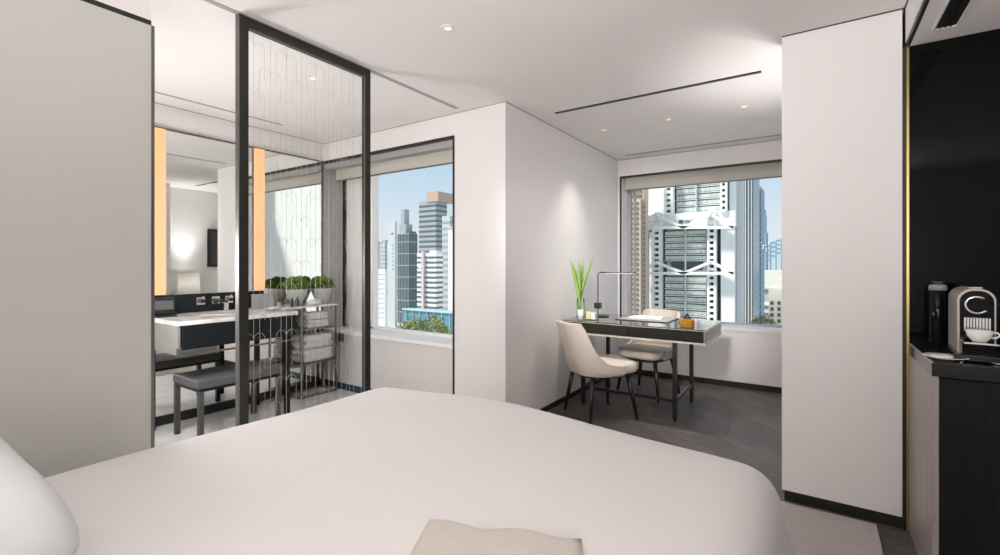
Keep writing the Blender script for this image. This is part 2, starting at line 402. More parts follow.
# engraved arches: tall double arches on staggered centre lines
ln = B(); s = .0925; w = .06; per = .26; LWD = .00065
def strip(pts):
    prev = None
    for i, p in enumerate(pts):
        q = pts[min(i+1,len(pts)-1)]; r = pts[max(i-1,0)]
        d = Vector((q[0]-r[0], q[1]-r[1])).normalized(); nrm = Vector((-d.y, d.x))*LWD
        cur = [ln.verts.new((xx, p[0]+sg*nrm.x, p[1]+sg*nrm.y)) for xx in (.0062, .0075) for sg in (-1, 1)]
        if prev:
            for a, c in ((0,1),(1,3),(3,2),(2,0)): ln.faces.new((prev[a], prev[c], cur[c], cur[a]))
        prev = cur
y0, y1, z0, z1 = -hy+.047, hy-.047, .055, CEIL-.065
k = 0; yc = y0+.03
while yc < y1:
    strip([(yc, z0), (yc, z1)])
    zz = .20+(per/2 if k % 2 else 0)
    while zz < z1+.15:
        for sg in (-1, 1):
            pts = [(yc+sg*w/2*(1-math.cos(PI*a/10)), zz-.035+.035*math.sin(PI*a/10)) for a in range(11)]
            pts += [(yc+sg*w, max(z0, zz-.035-.16))]
            pts = [p for p in pts if z0 <= p[1] <= z1 and y0 <= p[0] <= y1]
            if len(pts) > 1: strip(pts)
        zz += per
    yc += s; k += 1
obj('arch_engraving', ln, 'line', g)

# ------------------------------------------------------------------ bathroom mirror wall
t = thing('wall_mirror_panel', 'large frameless mirror running along the vanity wall', 'mirror', (XM, 1.95, .10))
obj('mirror_glass', bx(-.02, 0, -1.13, 1.145, 0, 2.345), 'mirror', t)
b = B(); box(b, -.02, .006, -1.13, 1.145, 2.345, 2.36); box(b, -.02, .008, 1.13, 1.15, 0, 2.36)
obj('edge_trim', b, 'greymetal', t)
struct('baseboard_mirror', bx(XM-.02, XM+.012, .75, 3.09, .04, .115), 'black')
for yc, lab in ((1.57, 'glowing warm light strip on the mirror, beside the grey wall panel'), (2.392, 'glowing warm light strip on the mirror, above the grey box')):
    t = thing('vanity_light', lab, 'wall light', (XM, yc, 1.10), 0, 'vertical vanity lights')
    obj('housing', bx(.001, .012, -.056, .056, 0, 1.345), 'greymetal', t)
    obj('diffuser', bx(.012, .032, -.05, .05, .0, 1.345, bev=.006), 'lampglow', t)
# backsplash
tag(obj('backsplash', bx(XM+.001, XM+.03, 1.0, 2.43, .94, 1.095, bev=.003), 'vanitydark'), 'low black splashback behind the vanity counter, carrying the taps', 'backsplash')
# vanity
VZ = .94; VF = -3.72; VB = -4.37; VY0, VY1 = 1.45, 2.37
t = thing('vanity', 'wall vanity with white marble counter and dark drawer front', 'vanity', ((VF+VB)/2, (VY0+VY1)/2, .04))
def V(b): bmesh.ops.translate(b, vec=(-(VF+VB)/2, -(VY0+VY1)/2, -.04), verts=b.verts); return b
obj('counter', V(bx(VB, VF, VY0, VY1, VZ-.03, VZ, bev=.003)), 'marble', t)
cab = obj('cabinet', V(bx(VB+.02, VF+.03-.045, VY0+.02, VY1-.01, .735, VZ-.03)), 'vanitydark', t)
obj('side_panel', V(bx(VB+.02, VF-.015, VY0+.002, VY0+.02, .70, VZ-.03)), 'vanityside', t)
for k in range(2):
    ya = VY0+.03+k*(VY1-VY0-.04)/2
    obj('drawer', V(bx(VF-.015, VF-.003, ya, ya+(VY1-VY0-.04)/2-.004, .745, VZ-.034, bev=.002)), 'vanitydark', t)
obj('leg', V(bx(VF-.04, VF-.01, VY0+.002, VY0+.03, .69, .75)), 'greymetal', t)
b = B(); box(b, VF-.03, VF-.012, VY0, VY1, .688, .702)
obj('towel_rail', V(b), 'greymetal', t)
for (x, y) in ((VF-.10, VY1-.04), (VB+.06, VY1-.04), (VB+.06, VY0+.05)):
    obj('leg', V(bx(x-.018, x+.018, y-.018, y+.018, .04, .74)), 'vanitydark', t)
b = B(); lathe(b, [(.20,-.0005),(.205,.003),(.195,.004),(.16,.001),(.03,-.0004)], 36); bmesh.ops.scale(b, vec=(.72,1,1), verts=b.verts); bmesh.ops.translate(b, vec=(-4.08, 1.96, VZ+.001), verts=b.verts)
obj('basin', V(b), 'porcelain', t)
# taps
def tap_plate(y, lab, kind):
    t = thing('wall_tap', lab, 'tap', (XM+.03, y, 1.0), 0, 'chrome tap fittings')
    obj('plate', bx(0, .008, -.034, .034, .0, .066, bev=.003), 'chrome', t)
    if kind == 'lever':
        b = B(); tube(b, [(.008,0,.033),(.045,0,.033)], .016, 14); obj('handle', b, 'bronze', t)
        obj('lever', bx(.03, .045, -.006, .006, .03, .075), 'chrome', t)
    else:
        b = B(); box(b, .006, .16, -.014, .014, .022, .042, bev=.003); obj('spout', b, 'bronze', t)
tap_plate(1.875, 'square chrome tap plate nearest the small black screen', 'lever')
tap_plate(1.995, 'chrome plate with the projecting spout, middle of the wall taps', 'spout')
tap_plate(2.108, 'square chrome tap plate nearest the black screen frame', 'lever')
t = thing('basin_mixer', 'chrome mixer tap standing on the counter below the wall taps', 'tap', (-4.27, 2.03, VZ))
obj('body', bx(-.018, .018, -.02, .02, 0, .085, bev=.003), 'chrome', t)
obj('spout', bx(-.01, .075, -.016, .016, .075, .09, bev=.003), 'chrome', t)
obj('lever', bx(-.045, .02, -.012, .012, .098, .106, bev=.002), 'chrome', t)
# little screen
t = thing('tabletop_screen', 'small black framed screen standing at the end of the counter', 'screen', (-4.20, 1.535, VZ))
obj('frame', bx(-.012, .012, -.078, .078, .022, .15, bev=.004), 'black', t)
obj('display', bx(.012, .0135, -.066, .066, .055, .125), 'screen', t)
obj('foot', bx(-.05, .06, -.06, .075, 0, .012, bev=.003), 'black', t)
obj('post', bx(-.02, .0, -.015, .015, .01, .04), 'black', t)
# floor lamp in the niche behind the pillar, seen only in the mirror
t = thing('floor_lamp', 'floor lamp with a white drum shade, seen in the bathroom mirror', 'lamp', (.01, 3.60, 0))
obj('base', lathe(B(), [(.0,0),(.13,0),(.13,.015),(.02,.02),(.0,.02)], 32), 'bronze', t)
b = B(); tube(b, [(0,0,.02),(0,0,.98)], .01, 10); obj('pole', b, 'bronze', t, smooth=True)
obj('lamp_shade', lathe(B(), [(.165,.84),(.15,1.20),(.147,1.20),(.162,.84)], 40), 'shade', t, smooth=True)
b = B(); bmesh.ops.create_uvsphere(b, u_segments=16, v_segments=10, radius=.03); bmesh.ops.translate(b, vec=(0,0,1.0), verts=b.verts); obj('bulb', b, 'down', t, smooth=True)

# ------------------------------------------------------------------ etagere with towels
EX0, EX1, EY0, EY1 = -4.37, -4.12, 2.42, 3.06
t = thing('etagere', 'slim grey metal shelf unit with marble top, holding towels', 'shelf', ((EX0+EX1)/2, (EY0+EY1)/2, .04))
def E_(b): bmesh.ops.translate(b, vec=(-(EX0+EX1)/2, -(EY0+EY1)/2, -.04), verts=b.verts); return b
obj('top', E_(bx(EX0, EX1+.01, EY0-.03, EY1+.01, VZ-.018, VZ, bev=.002)), 'marble', t)
EYL = 2.665
for (x, y) in ((EX1, EYL), (EX1, EY1), (EX0+.01, EYL), (EX0+.01, EY1)):
    obj('leg', E_(bx(x-.009, x+.009, y-.009, y+.009, .04, VZ-.018)), 'greymetal', t)
obj('shelf', E_(bx(EX0, EX1, EY0, EY1, .355, .378)), 'greymetal', t)
obj('shelf', E_(bx(EX0, EX1, EYL, EY1, .70, .716)), 'greymetal', t)
b = B(); box(b, EX1-.015, EX1+.012, EYL, EY1, .04, .062); box(b, EX0, EX0+.02, EYL, EY1, .04, .062); box(b, EX0, EX1, EYL-.012, EYL+.012, .04, .062); box(b, EX0, EX1, EY1-.012, EY1+.012, .04, .062)
obj('base_frame', E_(b), 'greymetal', t)
def towel(x, y, z, wx, wy, h, lab, layers=3):
    t = tag(obj('towel', folded(wx, wy, h, layers), 'towel', loc=(x, y, z), smooth=True), lab, 'towel', 'folded white towels')
    return t
def folded(wx, wy, h, layers):
    "a towel folded over itself: rounded layered outline swept across"
    b = B(); prof = []
    lh = h/layers
    # side outline in (y,z): front edge rounded per layer
    n = 6
    for k in range(layers):
        for i in range(n+1):
            a = -PI/2+PI*i/n
            prof.append((wy/2-lh*.5+lh*.5*math.cos(a)*(1 if k%2==0 else .8), lh*k+lh/2+lh*.49*math.sin(a)))
    for k in reversed(range(layers)):
        for i in range(n+1):
            a = PI/2+PI*i/n
            prof.append((-wy/2+lh*.5+lh*.5*math.cos(a), lh*k+lh/2+lh*.49*math.sin(a)))
    R = []
    ns = 10
    for j in range(ns+1):
        u = -1+2*j/ns
        e = 1-.10*abs(u)**6
        R.append([b.verts.new((u*wx/2, p[0]*e, max(0,(p[1]-h/2)*e+h/2 + .004*math.sin(5*u+p[0]*20)*(p[1]/h)))) for p in prof])
    skin(b, R)
    return b
towel(-4.235, 2.86, .378, .22, .36, .125, 'large folded bath towel lying on the lower metal shelf', 2)
towel(-4.235, 2.86, .506, .215, .35, .135, 'large bath towel on top of another on the lower shelf', 2)
towel(-4.225, 2.86, .716, .19, .25, .075, 'folded hand towel lying on the upper small shelf', 2)
towel(-4.225, 2.86, .794, .185, .24, .07, 'upper hand towel of the pair on the small shelf', 2)
towel(-4.15, 2.825, VZ, .07, .13, .05, 'small rolled face cloth on the marble top beside the bowls', 1)

# planters
def moss(r, n, seed):
    rnd = random.Random(seed); b = B()
    for i in range(n):
        z = rnd.uniform(-.15, 1); a = rnd.uniform(0, 2*PI); q = math.sqrt(max(0,1-z*z))
        lump = 1+.10*math.sin(5*a+seed)*q+.08*math.sin(9*z+3*a)
        d = Vector((q*math.cos(a), q*math.sin(a), z))
        p = Vector((d.x*r*lump, d.y*r*lump, d.z*r*.78*lump))*rnd.uniform(.86, 1.02)
        u = (d+Vector((rnd.uniform(-.7,.7), rnd.uniform(-.7,.7), rnd.uniform(-.5,.7)))).normalized()
        w = u.orthogonal().normalized(); L = r*rnd.uniform(.10,.17); W = L*.38
        v = [b.verts.new(p-w*W), b.verts.new(p+w*W), b.verts.new(p+u*L+w*W*.3), b.verts.new(p+u*L-w*W*.3)]
        b.faces.new(v)
    return b
def planter(x, y, lab, seed):
    t = thing('moss_planter', lab, 'plant', (x, y, VZ), 0, 'moss planters')
    obj('bowl', lathe(B(), [(.045,0),(.05,.004),(.072,.06),(.094,.12),(.103,.165),(.098,.168),(.088,.15),(.02,.14)], 32), 'pot', t, smooth=True)
    b = B(); bmesh.ops.create_icosphere(b, subdivisions=3, radius=.108); bmesh.ops.scale(b, vec=(1,1,.72), verts=b.verts)
    bmesh.ops.translate(b, vec=(0,0,.185), verts=b.verts); obj('moss_mound', b, 'mosscore', t, smooth=True)
    b = moss(.110, 3200, seed); bmesh.ops.translate(b, vec=(0,0,.185), verts=b.verts)
    f = obj('foliage', b, 'moss', t)
planter(-4.24, 2.685, 'round green moss in a grey bowl, nearer the dish', 1)
planter(-4.225, 2.955, 'round green moss in a grey bowl, nearer the window', 5)
# small things on the counter
t = thing('tissue_box', 'grey lacquered box on the marble counter beneath the second light strip', 'box', (-4.24, 2.345, VZ))
obj('body', bx(-.06, .06, -.075, .075, 0, .115, bev=.004), 'greybox', t)
obj('lid', bx(-.062, .062, -.077, .077, .115, .13, bev=.003), 'greybox', t)
t = thing('soap_dish', 'pale oval soap dish on the counter before the grey box', 'dish', (-3.98, 2.30, VZ))
b = lathe(B(), [(.04,0),(.075,.010),(.085,.022),(.08,.022),(.05,.012)], 28); bmesh.ops.scale(b, vec=(.7,1,1), verts=b.verts); obj('dish', b, 'pot', t, smooth=True)
b = B(); box(b, -.025, .025, -.035, .035, .013, .03, bev=.008); obj('soap_bar', b, 'porcelain', t, smooth=True)
def bottle(x, y, h, r, m, lab):
    t = thing('toiletry_bottle', lab, 'bottle', (x, y, VZ), 0, 'toiletry bottles')
    obj('body', lathe(B(), [(r*.95,0),(r,.004),(r,h*.68),(r*.8,h*.74),(r*.45,h*.78)], 18), m, t, smooth=True)
    obj('cap', lathe(B(), [(r*.5,h*.78),(r*.5,h),(r*.2,h)], 16), 'black', t)
bottle(-4.135, 2.575, .085, .016, 'darkleather', 'slim dark bottle left of the face cloth, nearer the dish')
bottle(-4.135, 2.625, .09, .018, 'bluebase', 'dark blue bottle beside the face cloth')
bottle(-4.18, 2.47, .07, .02, 'greybox', 'short grey bottle just right of the grey box')
t = thing('wall_outlet', 'small grey socket plate low on the wall beside the towel shelf', 'socket', (-4.09, YC-.012, .54))
obj('plate', bx(-.04, .04, -.004, 0, 0, .09, bev=.002), 'midgrey', t)
obj('socket_face', bx(-.024, .024, -.007, -.004, .02, .07), 'bronze', t)

# bench
BX0, BX1, BY0, BY1, BZ = -4.10, -3.67, 1.56, 2.20, .505
t = thing('vanity_bench', 'grey leather bench with square dark legs at the vanity', 'bench', ((BX0+BX1)/2, (BY0+BY1)/2, .04))
wx, wy = (BX1-BX0)/2, (BY1-BY0)/2
obj('seat', bx(-wx, wx, -wy, wy, BZ-.04-.065, BZ-.04, bev=.012, seg=3), 'bench', t)
b = B(); box(b, -wx+.008, wx-.008, -wy+.008, wy-.008, BZ-.04-.085, BZ-.04-.063)
obj('seat_frame', b, 'vanitydark', t)
for sx in (-1, 1):
    for sy in (-1, 1):
        x, y = sx*(wx-.022), sy*(wy-.024)
        obj('leg', bx(x-.017, x+.017, y-.017, y+.017, 0, BZ-.04-.08), 'midgrey', t)

# picture on the nook's side wall, seen in the mirror
t = thing('framed_picture', 'black framed picture reflected in the bathroom mirror', 'picture', (-.157, 3.95, 1.31))
YPIC = 3.95
t.location = (XP+.40, YPIC+.24, 1.30)
b = B(); H_, W_ = .68, .20
for (ya, yb, za, zb) in ((-W_, W_, 0, .04), (-W_, W_, H_-.04, H_), (-W_, -W_+.04, .04, H_-.04), (W_-.04, W_, .04, H_-.04)): box(b, -.03, 0, ya, yb, za, zb)
obj('frame', b, 'black', t)
obj('picture_sheet', bx(-.012, -.002, -W_+.04, W_-.04, .04, H_-.04), 'midgrey', t)

# ------------------------------------------------------------------ bed
BL, BR, BF, BH = -2.30, -.10, 2.07, -.72
def bedcloth():
    b = B()
    cxm, cym = (BL+BR)/2, (BF+BH)/2
    R = .13; hx, hy = (BR-BL)/2-R, (BF-BH)/2-R
    Lmax = R*PI/2+.40
    def axis(h, n):
        a = [h*(-1+2*i/n) for i in range(n+1)]
        e = [h+Lmax*(i/14) for i in range(1, 15)]
        return [-x for x in reversed(e)]+a+e
    A, C = axis(hx, 26), axis(hy, 30)
    G = []
    for a in A:
        row = []
        for c in C:
            ex, ey = max(abs(a)-hx, 0), max(abs(c)-hy, 0)
            L = max(ex, ey); nr = math.hypot(ex, ey)
            d = (ex/nr*math.copysign(1,a), ey/nr*math.copysign(1,c)) if nr > 0 else (0,0)
            if L < R*PI/2: ang = L/R; r_, z_ = R*math.sin(ang), -R*(1-math.cos(ang))
            else:
                q = L-R*PI/2; r_, z_ = R+q*.16, -R-q*.985
            if ex > 0 and ey > 0: r_ *= 1.0+.22*min(1, min(ex,ey)/max(ex,ey))*min(1, L/(R*1.5))
            x = max(-hx, min(hx, a))+d[0]*r_; y = max(-hy, min(hy, c))+d[1]*r_
            fx, fy = x/(hx+R), y/(hy+R)
            crown = .085*(max(0,1-fx*fx)**.6)*(max(0,1-max(0,fy)**12)**.7)
            wob = .008*math.sin(3.1*x+1.7*y)+.006*math.sin(5.3*x-4.1*y+1)
            if L > R: wob += .0
            fold = 0
            if L > R*PI/2:
                q = (L-R*PI/2)/.4
                fold = .018*q*math.sin(9*(x if ey > ex else y)+2)
            row.append(b.verts.new((x+cxm+d[0]*fold, y+cym+d[1]*fold, .585+z_+crown+wob*(1 if L<R else .3))))
        G.append(row)
    for i in range(len(A)-1):
        for j in range(len(C)-1): b.faces.new((G[i][j], G[i+1][j], G[i+1][j+1], G[i][j+1]))
    return b, cxm, cym
b, bcx, bcy = bedcloth()
t = thing('bed', 'large double bed with a smooth white duvet', 'bed', (bcx, bcy, .014))
bmesh.ops.translate(b, vec=(-bcx, -bcy, -.014), verts=b.verts)
obj('duvet', b, 'duvet', t, smooth=True, mods=[('SOLIDIFY', dict(thickness=.02, offset=-1)), subs(1)])
w_, l_ = (BR-BL)/2-.10, (BF-BH)/2-.10
obj('mattress', bx(-w_, w_, -l_, l_, .26, .53, bev=.05, seg=3), 'pillow', t)
obj('bed_base', bx(-w_, w_, -l_, l_, 0, .26, bev=.01), 'mattress', t)
# pillow
def pillow_mesh(wx, wy, h):
    b = B(); n = 22; top = []; bot = []
    for i in range(n+1):
        r1, r2 = [], []
        for j in range(n+1):
            u, v = -1+2*i/n, -1+2*j/n
            pin = 1-.07*(1-abs(u)**3)*abs(v)**6-.0
            pin2 = 1-.07*(1-abs(v)**3)*abs(u)**6
            cr_ = 1-.13*(abs(u)**5)*(abs(v)**5); pin *= cr_; pin2 *= cr_
            t_ = (max(0,1-u**4)*max(0,1-v**4))**.42
            x, y = u*wx/2*pin2, v*wy/2*pin
            r1.append(b.verts.new((x, y, h/2*t_+.006*math.sin(7*u+3*v)*t_)))
            edge = i in (0, n) or j in (0, n)
            r2.append(r1[-1] if edge else b.verts.new((x, y, -h/5*t_)))
        top.append(r1); bot.append(r2)
    for i in range(n):
        for j in range(n):
            b.faces.new((top[i][j], top[i+1][j], top[i+1][j+1], top[i][j+1]))
            f = (bot[i][j], bot[i][j+1], bot[i+1][j+1], bot[i+1][j])
            try: b.faces.new(f)
            except ValueError: pass
    return b
o = obj('pillow', pillow_mesh(1.05, .76, .34), 'pillow', smooth=True, loc=(-1.55, -.055, .785), mods=[subs(1)])
o.rotation_euler = (math.radians(11), math.radians(0), math.radians(0))
tag(o, 'plump white pillow at the head of the bed', 'pillow')
PILLOW = o
# throw
def throw_mesh():
    b = B(); W, Lh, n, m = .39, .62, 16, 22; top = []
    for layer in (1, 0):
        g = []
        for i in range(n+1):
            r = []
            for j in range(m+1):
                u, v = -1+2*i/n, j/m
                edge = (1-abs(u)**10)*(1-(1-v)**24)
                wav = .002*math.sin(7*u+2*v)+.002*math.sin(9*v+3*u)
                r.append(b.verts.new((u*W/2*(1+.02*math.sin(5*v)), -v*Lh+.008*math.sin(6*u), (.006+.020*max(0,edge)**.5+wav*.6) if layer else .0)))
            g.append(r)
        top.append(g)
    for L, g in enumerate(top):
        for i in range(n):
            for j in range(m): b.faces.new((g[i][j], g[i+1][j], g[i+1][j+1], g[i][j+1]))
    a, c = top
    per = [(i,0) for i in range(n)]+[(n,j) for j in range(m)]+[(i,m) for i in range(n,0,-1)]+[(0,j) for j in range(m,0,-1)]
    for k in range(len(per)):
        p, q = per[k], per[(k+1)%len(per)]
        b.faces.new((a[p[0]][p[1]], a[q[0]][q[1]], c[q[0]][q[1]], c[p[0]][p[1]]))
    return b
o = obj('throw', throw_mesh(), 'throw', smooth=True, loc=(-.655, .985, .672))
o.rotation_euler = (0, math.radians(3), math.radians(27))
tag(o, 'folded beige knitted throw lying on the white duvet', 'blanket')
THROW = o

# ------------------------------------------------------------------ chairs
def tub_shell():
    b = B(); nth, nr = 44, 12
    R = []
    for i in range(nth+1):
        th = math.radians(-112+224*i/nth)
        ex = 2/2.9
        sx = math.copysign(abs(math.sin(th))**ex, math.sin(th)); cy = math.copysign(abs(math.cos(th))**ex, math.cos(th))
        at = abs(math.degrees(th))
        k = min(1, max(0, (at-43)/60)); q = min(1, k/.3)
        H = .845-(.845-.478)*(1-(1-k)**2.3)*(q*q*(3-2*q))
        row = []
        for j in range(nr+1):
            t = j/nr; z = .40+(H-.40)*t
            hh = (z-.40)/.445
            x = .238*sx*(1+.05*hh-.10*max(0,hh-.7)); y = -.235*cy-.13*hh**1.25*max(0,cy)
            row.append(b.verts.new((x*(.90+.10*min(1,t*4+.3)), y*(.93+.07*min(1,t*4+.3)), z)))
        R.append(row)
    for i in range(nth):
        for j in range(nr): b.faces.new((R[i][j], R[i+1][j], R[i+1][j+1], R[i][j+1]))
    return b
def seat_mesh():
    b = B(); prof = [(.86,.395),(.97,.405),(1,.43),(1,.465),(.97,.485),(.85,.494),(.5,.50),(.05,.503)]
    n = 44; R = []
    for s_, z in prof:
        r = []
        for i in range(n):
            a = 2*PI*i/n; ex = 2/4.8
            r.append(b.verts.new((.225*s_*math.copysign(abs(math.cos(a))**ex, math.cos(a)), .225*s_*math.copysign(abs(math.sin(a))**ex, math.sin(a))*1.13+.052, z)))
        R.append(r)
    skin(b, R); return b
def make_chair(lab):
    t = thing('upholstered_chair', lab, 'chair', (0,0,0), 0, 'cream desk chairs')
    obj('backrest', tub_shell(), 'cream', t, smooth=True, mods=[('SOLIDIFY', dict(thickness=.034, offset=0)), ('BEVEL', dict(width=.010, segments=3, limit_method='ANGLE')), subs(1)])
    obj('seat', seat_mesh(), 'cream', t, smooth=True)
    b = B(); n = 40; R = []
    for s_, z in ((.93,.372),(1,.376),(1,.396),(.93,.400)):
        R.append([b.verts.new((.222*s_*math.copysign(abs(math.cos(2*PI*i/n))**.6, math.cos(2*PI*i/n)), .225*s_*math.copysign(abs(math.sin(2*PI*i/n))**.6, math.sin(2*PI*i/n))*1.13+.036, z)) for i in range(n)])
    skin(b, R); obj('seat_frame', b, 'blacklacq', t, smooth=False)
    for sx in (-1, 1):
        for sy in (-1, 1):
            y0_ = .19 if sy > 0 else -.16
            b = B(); tube(b, [(sx*.17, y0_, .385), (sx*.20, y0_+sy*.028, .2), (sx*.23, y0_+sy*.055, 0)], 0, 12, rs=[.021, .018, .0115])
            obj('leg', b, 'blacklacq', t, smooth=True)
    return t
c1 = make_chair('cream chair seen from behind, between the bed and the desk')
c2 = dup(c1, (-1.445, 4.92, 0), PI-.20, 'cream chair on the window side of the desk')
c1.location = (-1.61, 3.955, 0); c1.rotation_euler.z = -math.radians(36.5)

# ------------------------------------------------------------------ desk
DX0, DX1, DY0, DY1, DZ = -2.03, -.735, 4.08, 4.85, .81
dcx, dcy = (DX0+DX1)/2, (DY0+DY1)/2
t = thing('writing_desk', 'black lacquered writing desk with glass top on thin metal legs', 'desk', (dcx, dcy, 0))
def D(b): bmesh.ops.translate(b, vec=(-dcx, -dcy, 0), verts=b.verts); return b
obj('desktop', D(bx(DX0, DX1, DY0, DY1, DZ-.012, DZ, bev=.002)), 'desktop', t)
obj('apron', D(bx(DX0+.01, DX1-.02, DY0+.02, DY1-.01, .70, DZ-.012)), 'deskdark', t)
obj('side_panel', D(bx(DX1-.02, DX1-.004, DY0+.006, DY1-.006, .70, DZ-.014)), 'deskgrey', t)
mid = (DX0+DX1)/2
for a, c in ((DX0+.008, mid-.002), (mid+.002, DX1-.02)):
    obj('drawer', D(bx(a, c, DY0+.004, DY0+.02, .702, DZ-.016, bev=.001)), 'deskdark', t)
b = B(); box(b, DX0, DX1+.002, DY0-.004, DY1, .686, .701)
obj('lower_trim', D(b), 'champagne', t)
b = B(); box(b, DX1-.004, DX1+.001, DY0, DY1, DZ-.016, DZ+.001); box(b, DX0, DX1, DY0-.001, DY0+.003, DZ-.014, DZ-.010)
obj('edge_trim', D(b), 'champagne', t)
LX0, LX1, LY0, LY1 = -1.85, -1.0, 4.17, 4.82
for x in (LX0, LX1):
    for y in (LY0, LY1):
        lg = obj('leg', D(bx(x-.017, x+.017, y-.017, y+.017, .015, .69)), 'bronze', t)
        b = lathe(B(), [(.012,0),(.014,.003),(.014,.016)], 14, (x-dcx, y-dcy, 0)); obj('foot', b, 'black', lg, loc=(0,0,0))
    obj('stretcher', D(bx(x-.011, x+.011, LY0, LY1, .155, .185)), 'greymetal', t)
obj('stretcher', D(bx(LX0, LX1, LY0-.010, LY0+.010, .155, .182)), 'bronze', t)

# desk items
t = thing('vase', 'slim clear glass vase with white lower half on the desk', 'vase', (-1.885, 4.185, DZ))
obj('glass_body', lathe(B(), [(.035,.001),(.038,.01),(.037,.12),(.036,.205),(.033,.205),(.034,.12),(.034,.012)], 28), 'clear', t, smooth=True)
obj('white_base', lathe(B(), [(.0,.004),(.0335,.005),(.0335,.10),(.0,.10)], 28), 'white', t, smooth=True)
def blade(i, lean, az, h, w, lab):
    b = B(); n = 14; rows = []
    d = Vector((math.cos(az), math.sin(az), 0)); sd = Vector((-d.y, d.x, 0))
    wd_ = Vector((math.cos(az*.3+.5), math.sin(az*.3+.5), 0)); nd_ = Vector((-wd_.y, wd_.x, 0))
    for k in range(n+1):
        s_ = k/n
        off = -.012+lean*(s_**1.5)
        c = d*off+nd_*((i-2.5)*.0095*(1-.4*s_))+Vector((0,0,.055+h*s_))
        ww = w*1.45*(.45+.55*math.sin(PI*min(1,s_*.9+.08)))*(1-s_**5)+.0005
        t_ = .0022*(1-.6*s_)
        rows.append([b.verts.new(c+wd_*ww/2), b.verts.new(c+nd_*t_), b.verts.new(c-wd_*ww/2), b.verts.new(c-nd_*t_)])
    skin(b, rows)
    o = obj('cut_leaf', b, 'leaf', smooth=True, loc=(-1.885, 4.185, DZ+.05))
    tag(o, lab, 'leaf', 'blade leaves in the vase')
LF = math.atan2(-ST*1, CT)  # screen-right direction on the floor plane
ra = math.atan2(ST, CT)
blade(0, -.11, ra+.25, .50, .026, 'leaf blade leaning farthest toward the white wall')
blade(1, -.07, ra-.3, .47, .024, 'leaf blade leaning slightly toward the white wall, second outermost')
blade(2, -.012, ra+.6, .50, .026, 'upright leaf blade in the middle of the vase')
blade(3, .02, ra-.5, .46, .024, 'shorter leaf blade just right of the upright one')
blade(4, .06, ra+.4, .49, .025, 'leaf blade leaning slightly toward the window, second outermost')
blade(5, .145, ra-.1, .52, .024, 'longest leaf blade, leaning farthest toward the window')
t = thing('scent_jar', 'square glass jar of pale yellow liquid beside the vase', 'jar', (-1.79, 4.235, DZ))
obj('glass_body', bx(-.052, .052, -.04, .04, 0, .09, bev=.006), 'clear', t)
obj('liquid', bx(-.046, .0, -.034, .034, .006, .078, bev=.004), 'honey', t)
obj('wax', bx(.002, .046, -.034, .034, .006, .07, bev=.004), 'white', t)
lx, ly = -1.83, 4.56
t = thing('desk_lamp', 'thin black desk lamp with a long horizontal arm', 'lamp', (lx, ly, DZ))
obj('base', lathe(B(), [(.0,0),(.085,0),(.085,.010),(.08,.012),(.0,.012)], 36), 'bronze', t)
b = B(); tube(b, [(-.03,0,.01),(-.03,0,.42),(-.026,0,.44),(-.016,0,.45),(.0,0,.453)], .0055, 10); obj('stem', b, 'bronze', t, smooth=True)
b = B(); tube(b, [(-.002,0,.453),(.37,0,.453)], .0055, 10); obj('arm', b, 'bronze', t, smooth=True)
obj('light_bar', bx(.05, .36, -.007, .007, .444, .449), 'white', t)
obj('dimmer_cube', bx(-.062, .002, -.03, .03, .08, .14, bev=.004), 'bronze', t)
t = thing('desk_pad', 'dark leather desk pad in the middle of the desk', 'desk pad', (-1.36, 4.57, DZ+.001), math.radians(0))
obj('mat', bx(-.25, .25, -.20, .20, 0, .006, bev=.002), 'darkleather', t)
obj('stitch_border', bx(-.235, .235, -.185, .185, .006, .0066), 'greyleather', t)
t = thing('folder', 'open white folder of papers on the dark desk pad', 'folder', (-1.38, 4.60, DZ+.008), math.radians(6))
obj('cover', bx(-.16, .16, -.11, .11, 0, .004), 'greyleather', t)
for s_ in (-1, 1):
    b = B(); n = 8; R = []
    for k in range(n+1):
        u = k/n; x = s_*(.004+.148*u); z = .006+.012*math.sin(PI*min(1,.25+u*.75))*.8
        R.append([b.verts.new((x,-.10,.004)), b.verts.new((x,.10,.004)), b.verts.new((x,.10,z)), b.verts.new((x,-.10,z))])
    skin(b, R); obj('page_block', b, 'paper', t)
t = thing('amber_jar', 'faceted amber glass jar with a pointed lid near the desk corner', 'jar', (-.905, 4.19, DZ))
obj('body', lathe(B(), [(.05,0),(.060,.005),(.064,.03),(.063,.062),(.052,.072),(.03,.074)], 8), 'amber', t)
obj('lid', lathe(B(), [(.03,.074),(.032,.08),(.02,.092),(.014,.104),(.004,.118)], 10), 'bronze', t)

# ------------------------------------------------------------------ minibar
CX0, CX1, CY0, CZ = XK+.014, 1.75, 2.55, .95
t = thing('minibar_cabinet', 'black oak minibar cabinet with a black stone top', 'cabinet', ((CX0+CX1)/2, (CY0+YC)/2, 0))
def K(b): bmesh.ops.translate(b, vec=(-(CX0+CX1)/2, -(CY0+YC)/2, 0), verts=b.verts); return b
obj('countertop', K(bx(CX0-.002, CX1, CY0-.004, YC-.006, CZ-.055, CZ, bev=.002)), 'blackstone', t)
obj('side_panel', K(bx(CX0, CX0+.02, CY0, YC-.006, .0, CZ-.056)), 'greywood', t)
obj('body', K(bx(CX0+.02, CX1, CY0+.02, YC-.006, .0, CZ-.056)), 'blackwood', t)
for k in range(3):
    a = CX0+.021+k*.443
    obj('door', K(bx(a, a+.44, CY0, CY0+.02, .05, CZ-.062, bev=.001)), 'blackwood', t)
obj('plinth', K(bx(CX0+.02, CX1, CY0+.03, CY0+.06, 0, .05)), 'black', t)
obj('edge_trim', K(bx(CX0-.002, CX0+.004, CY0-.004, YC-.006, CZ-.001, CZ+.002)), 'greywood', t)
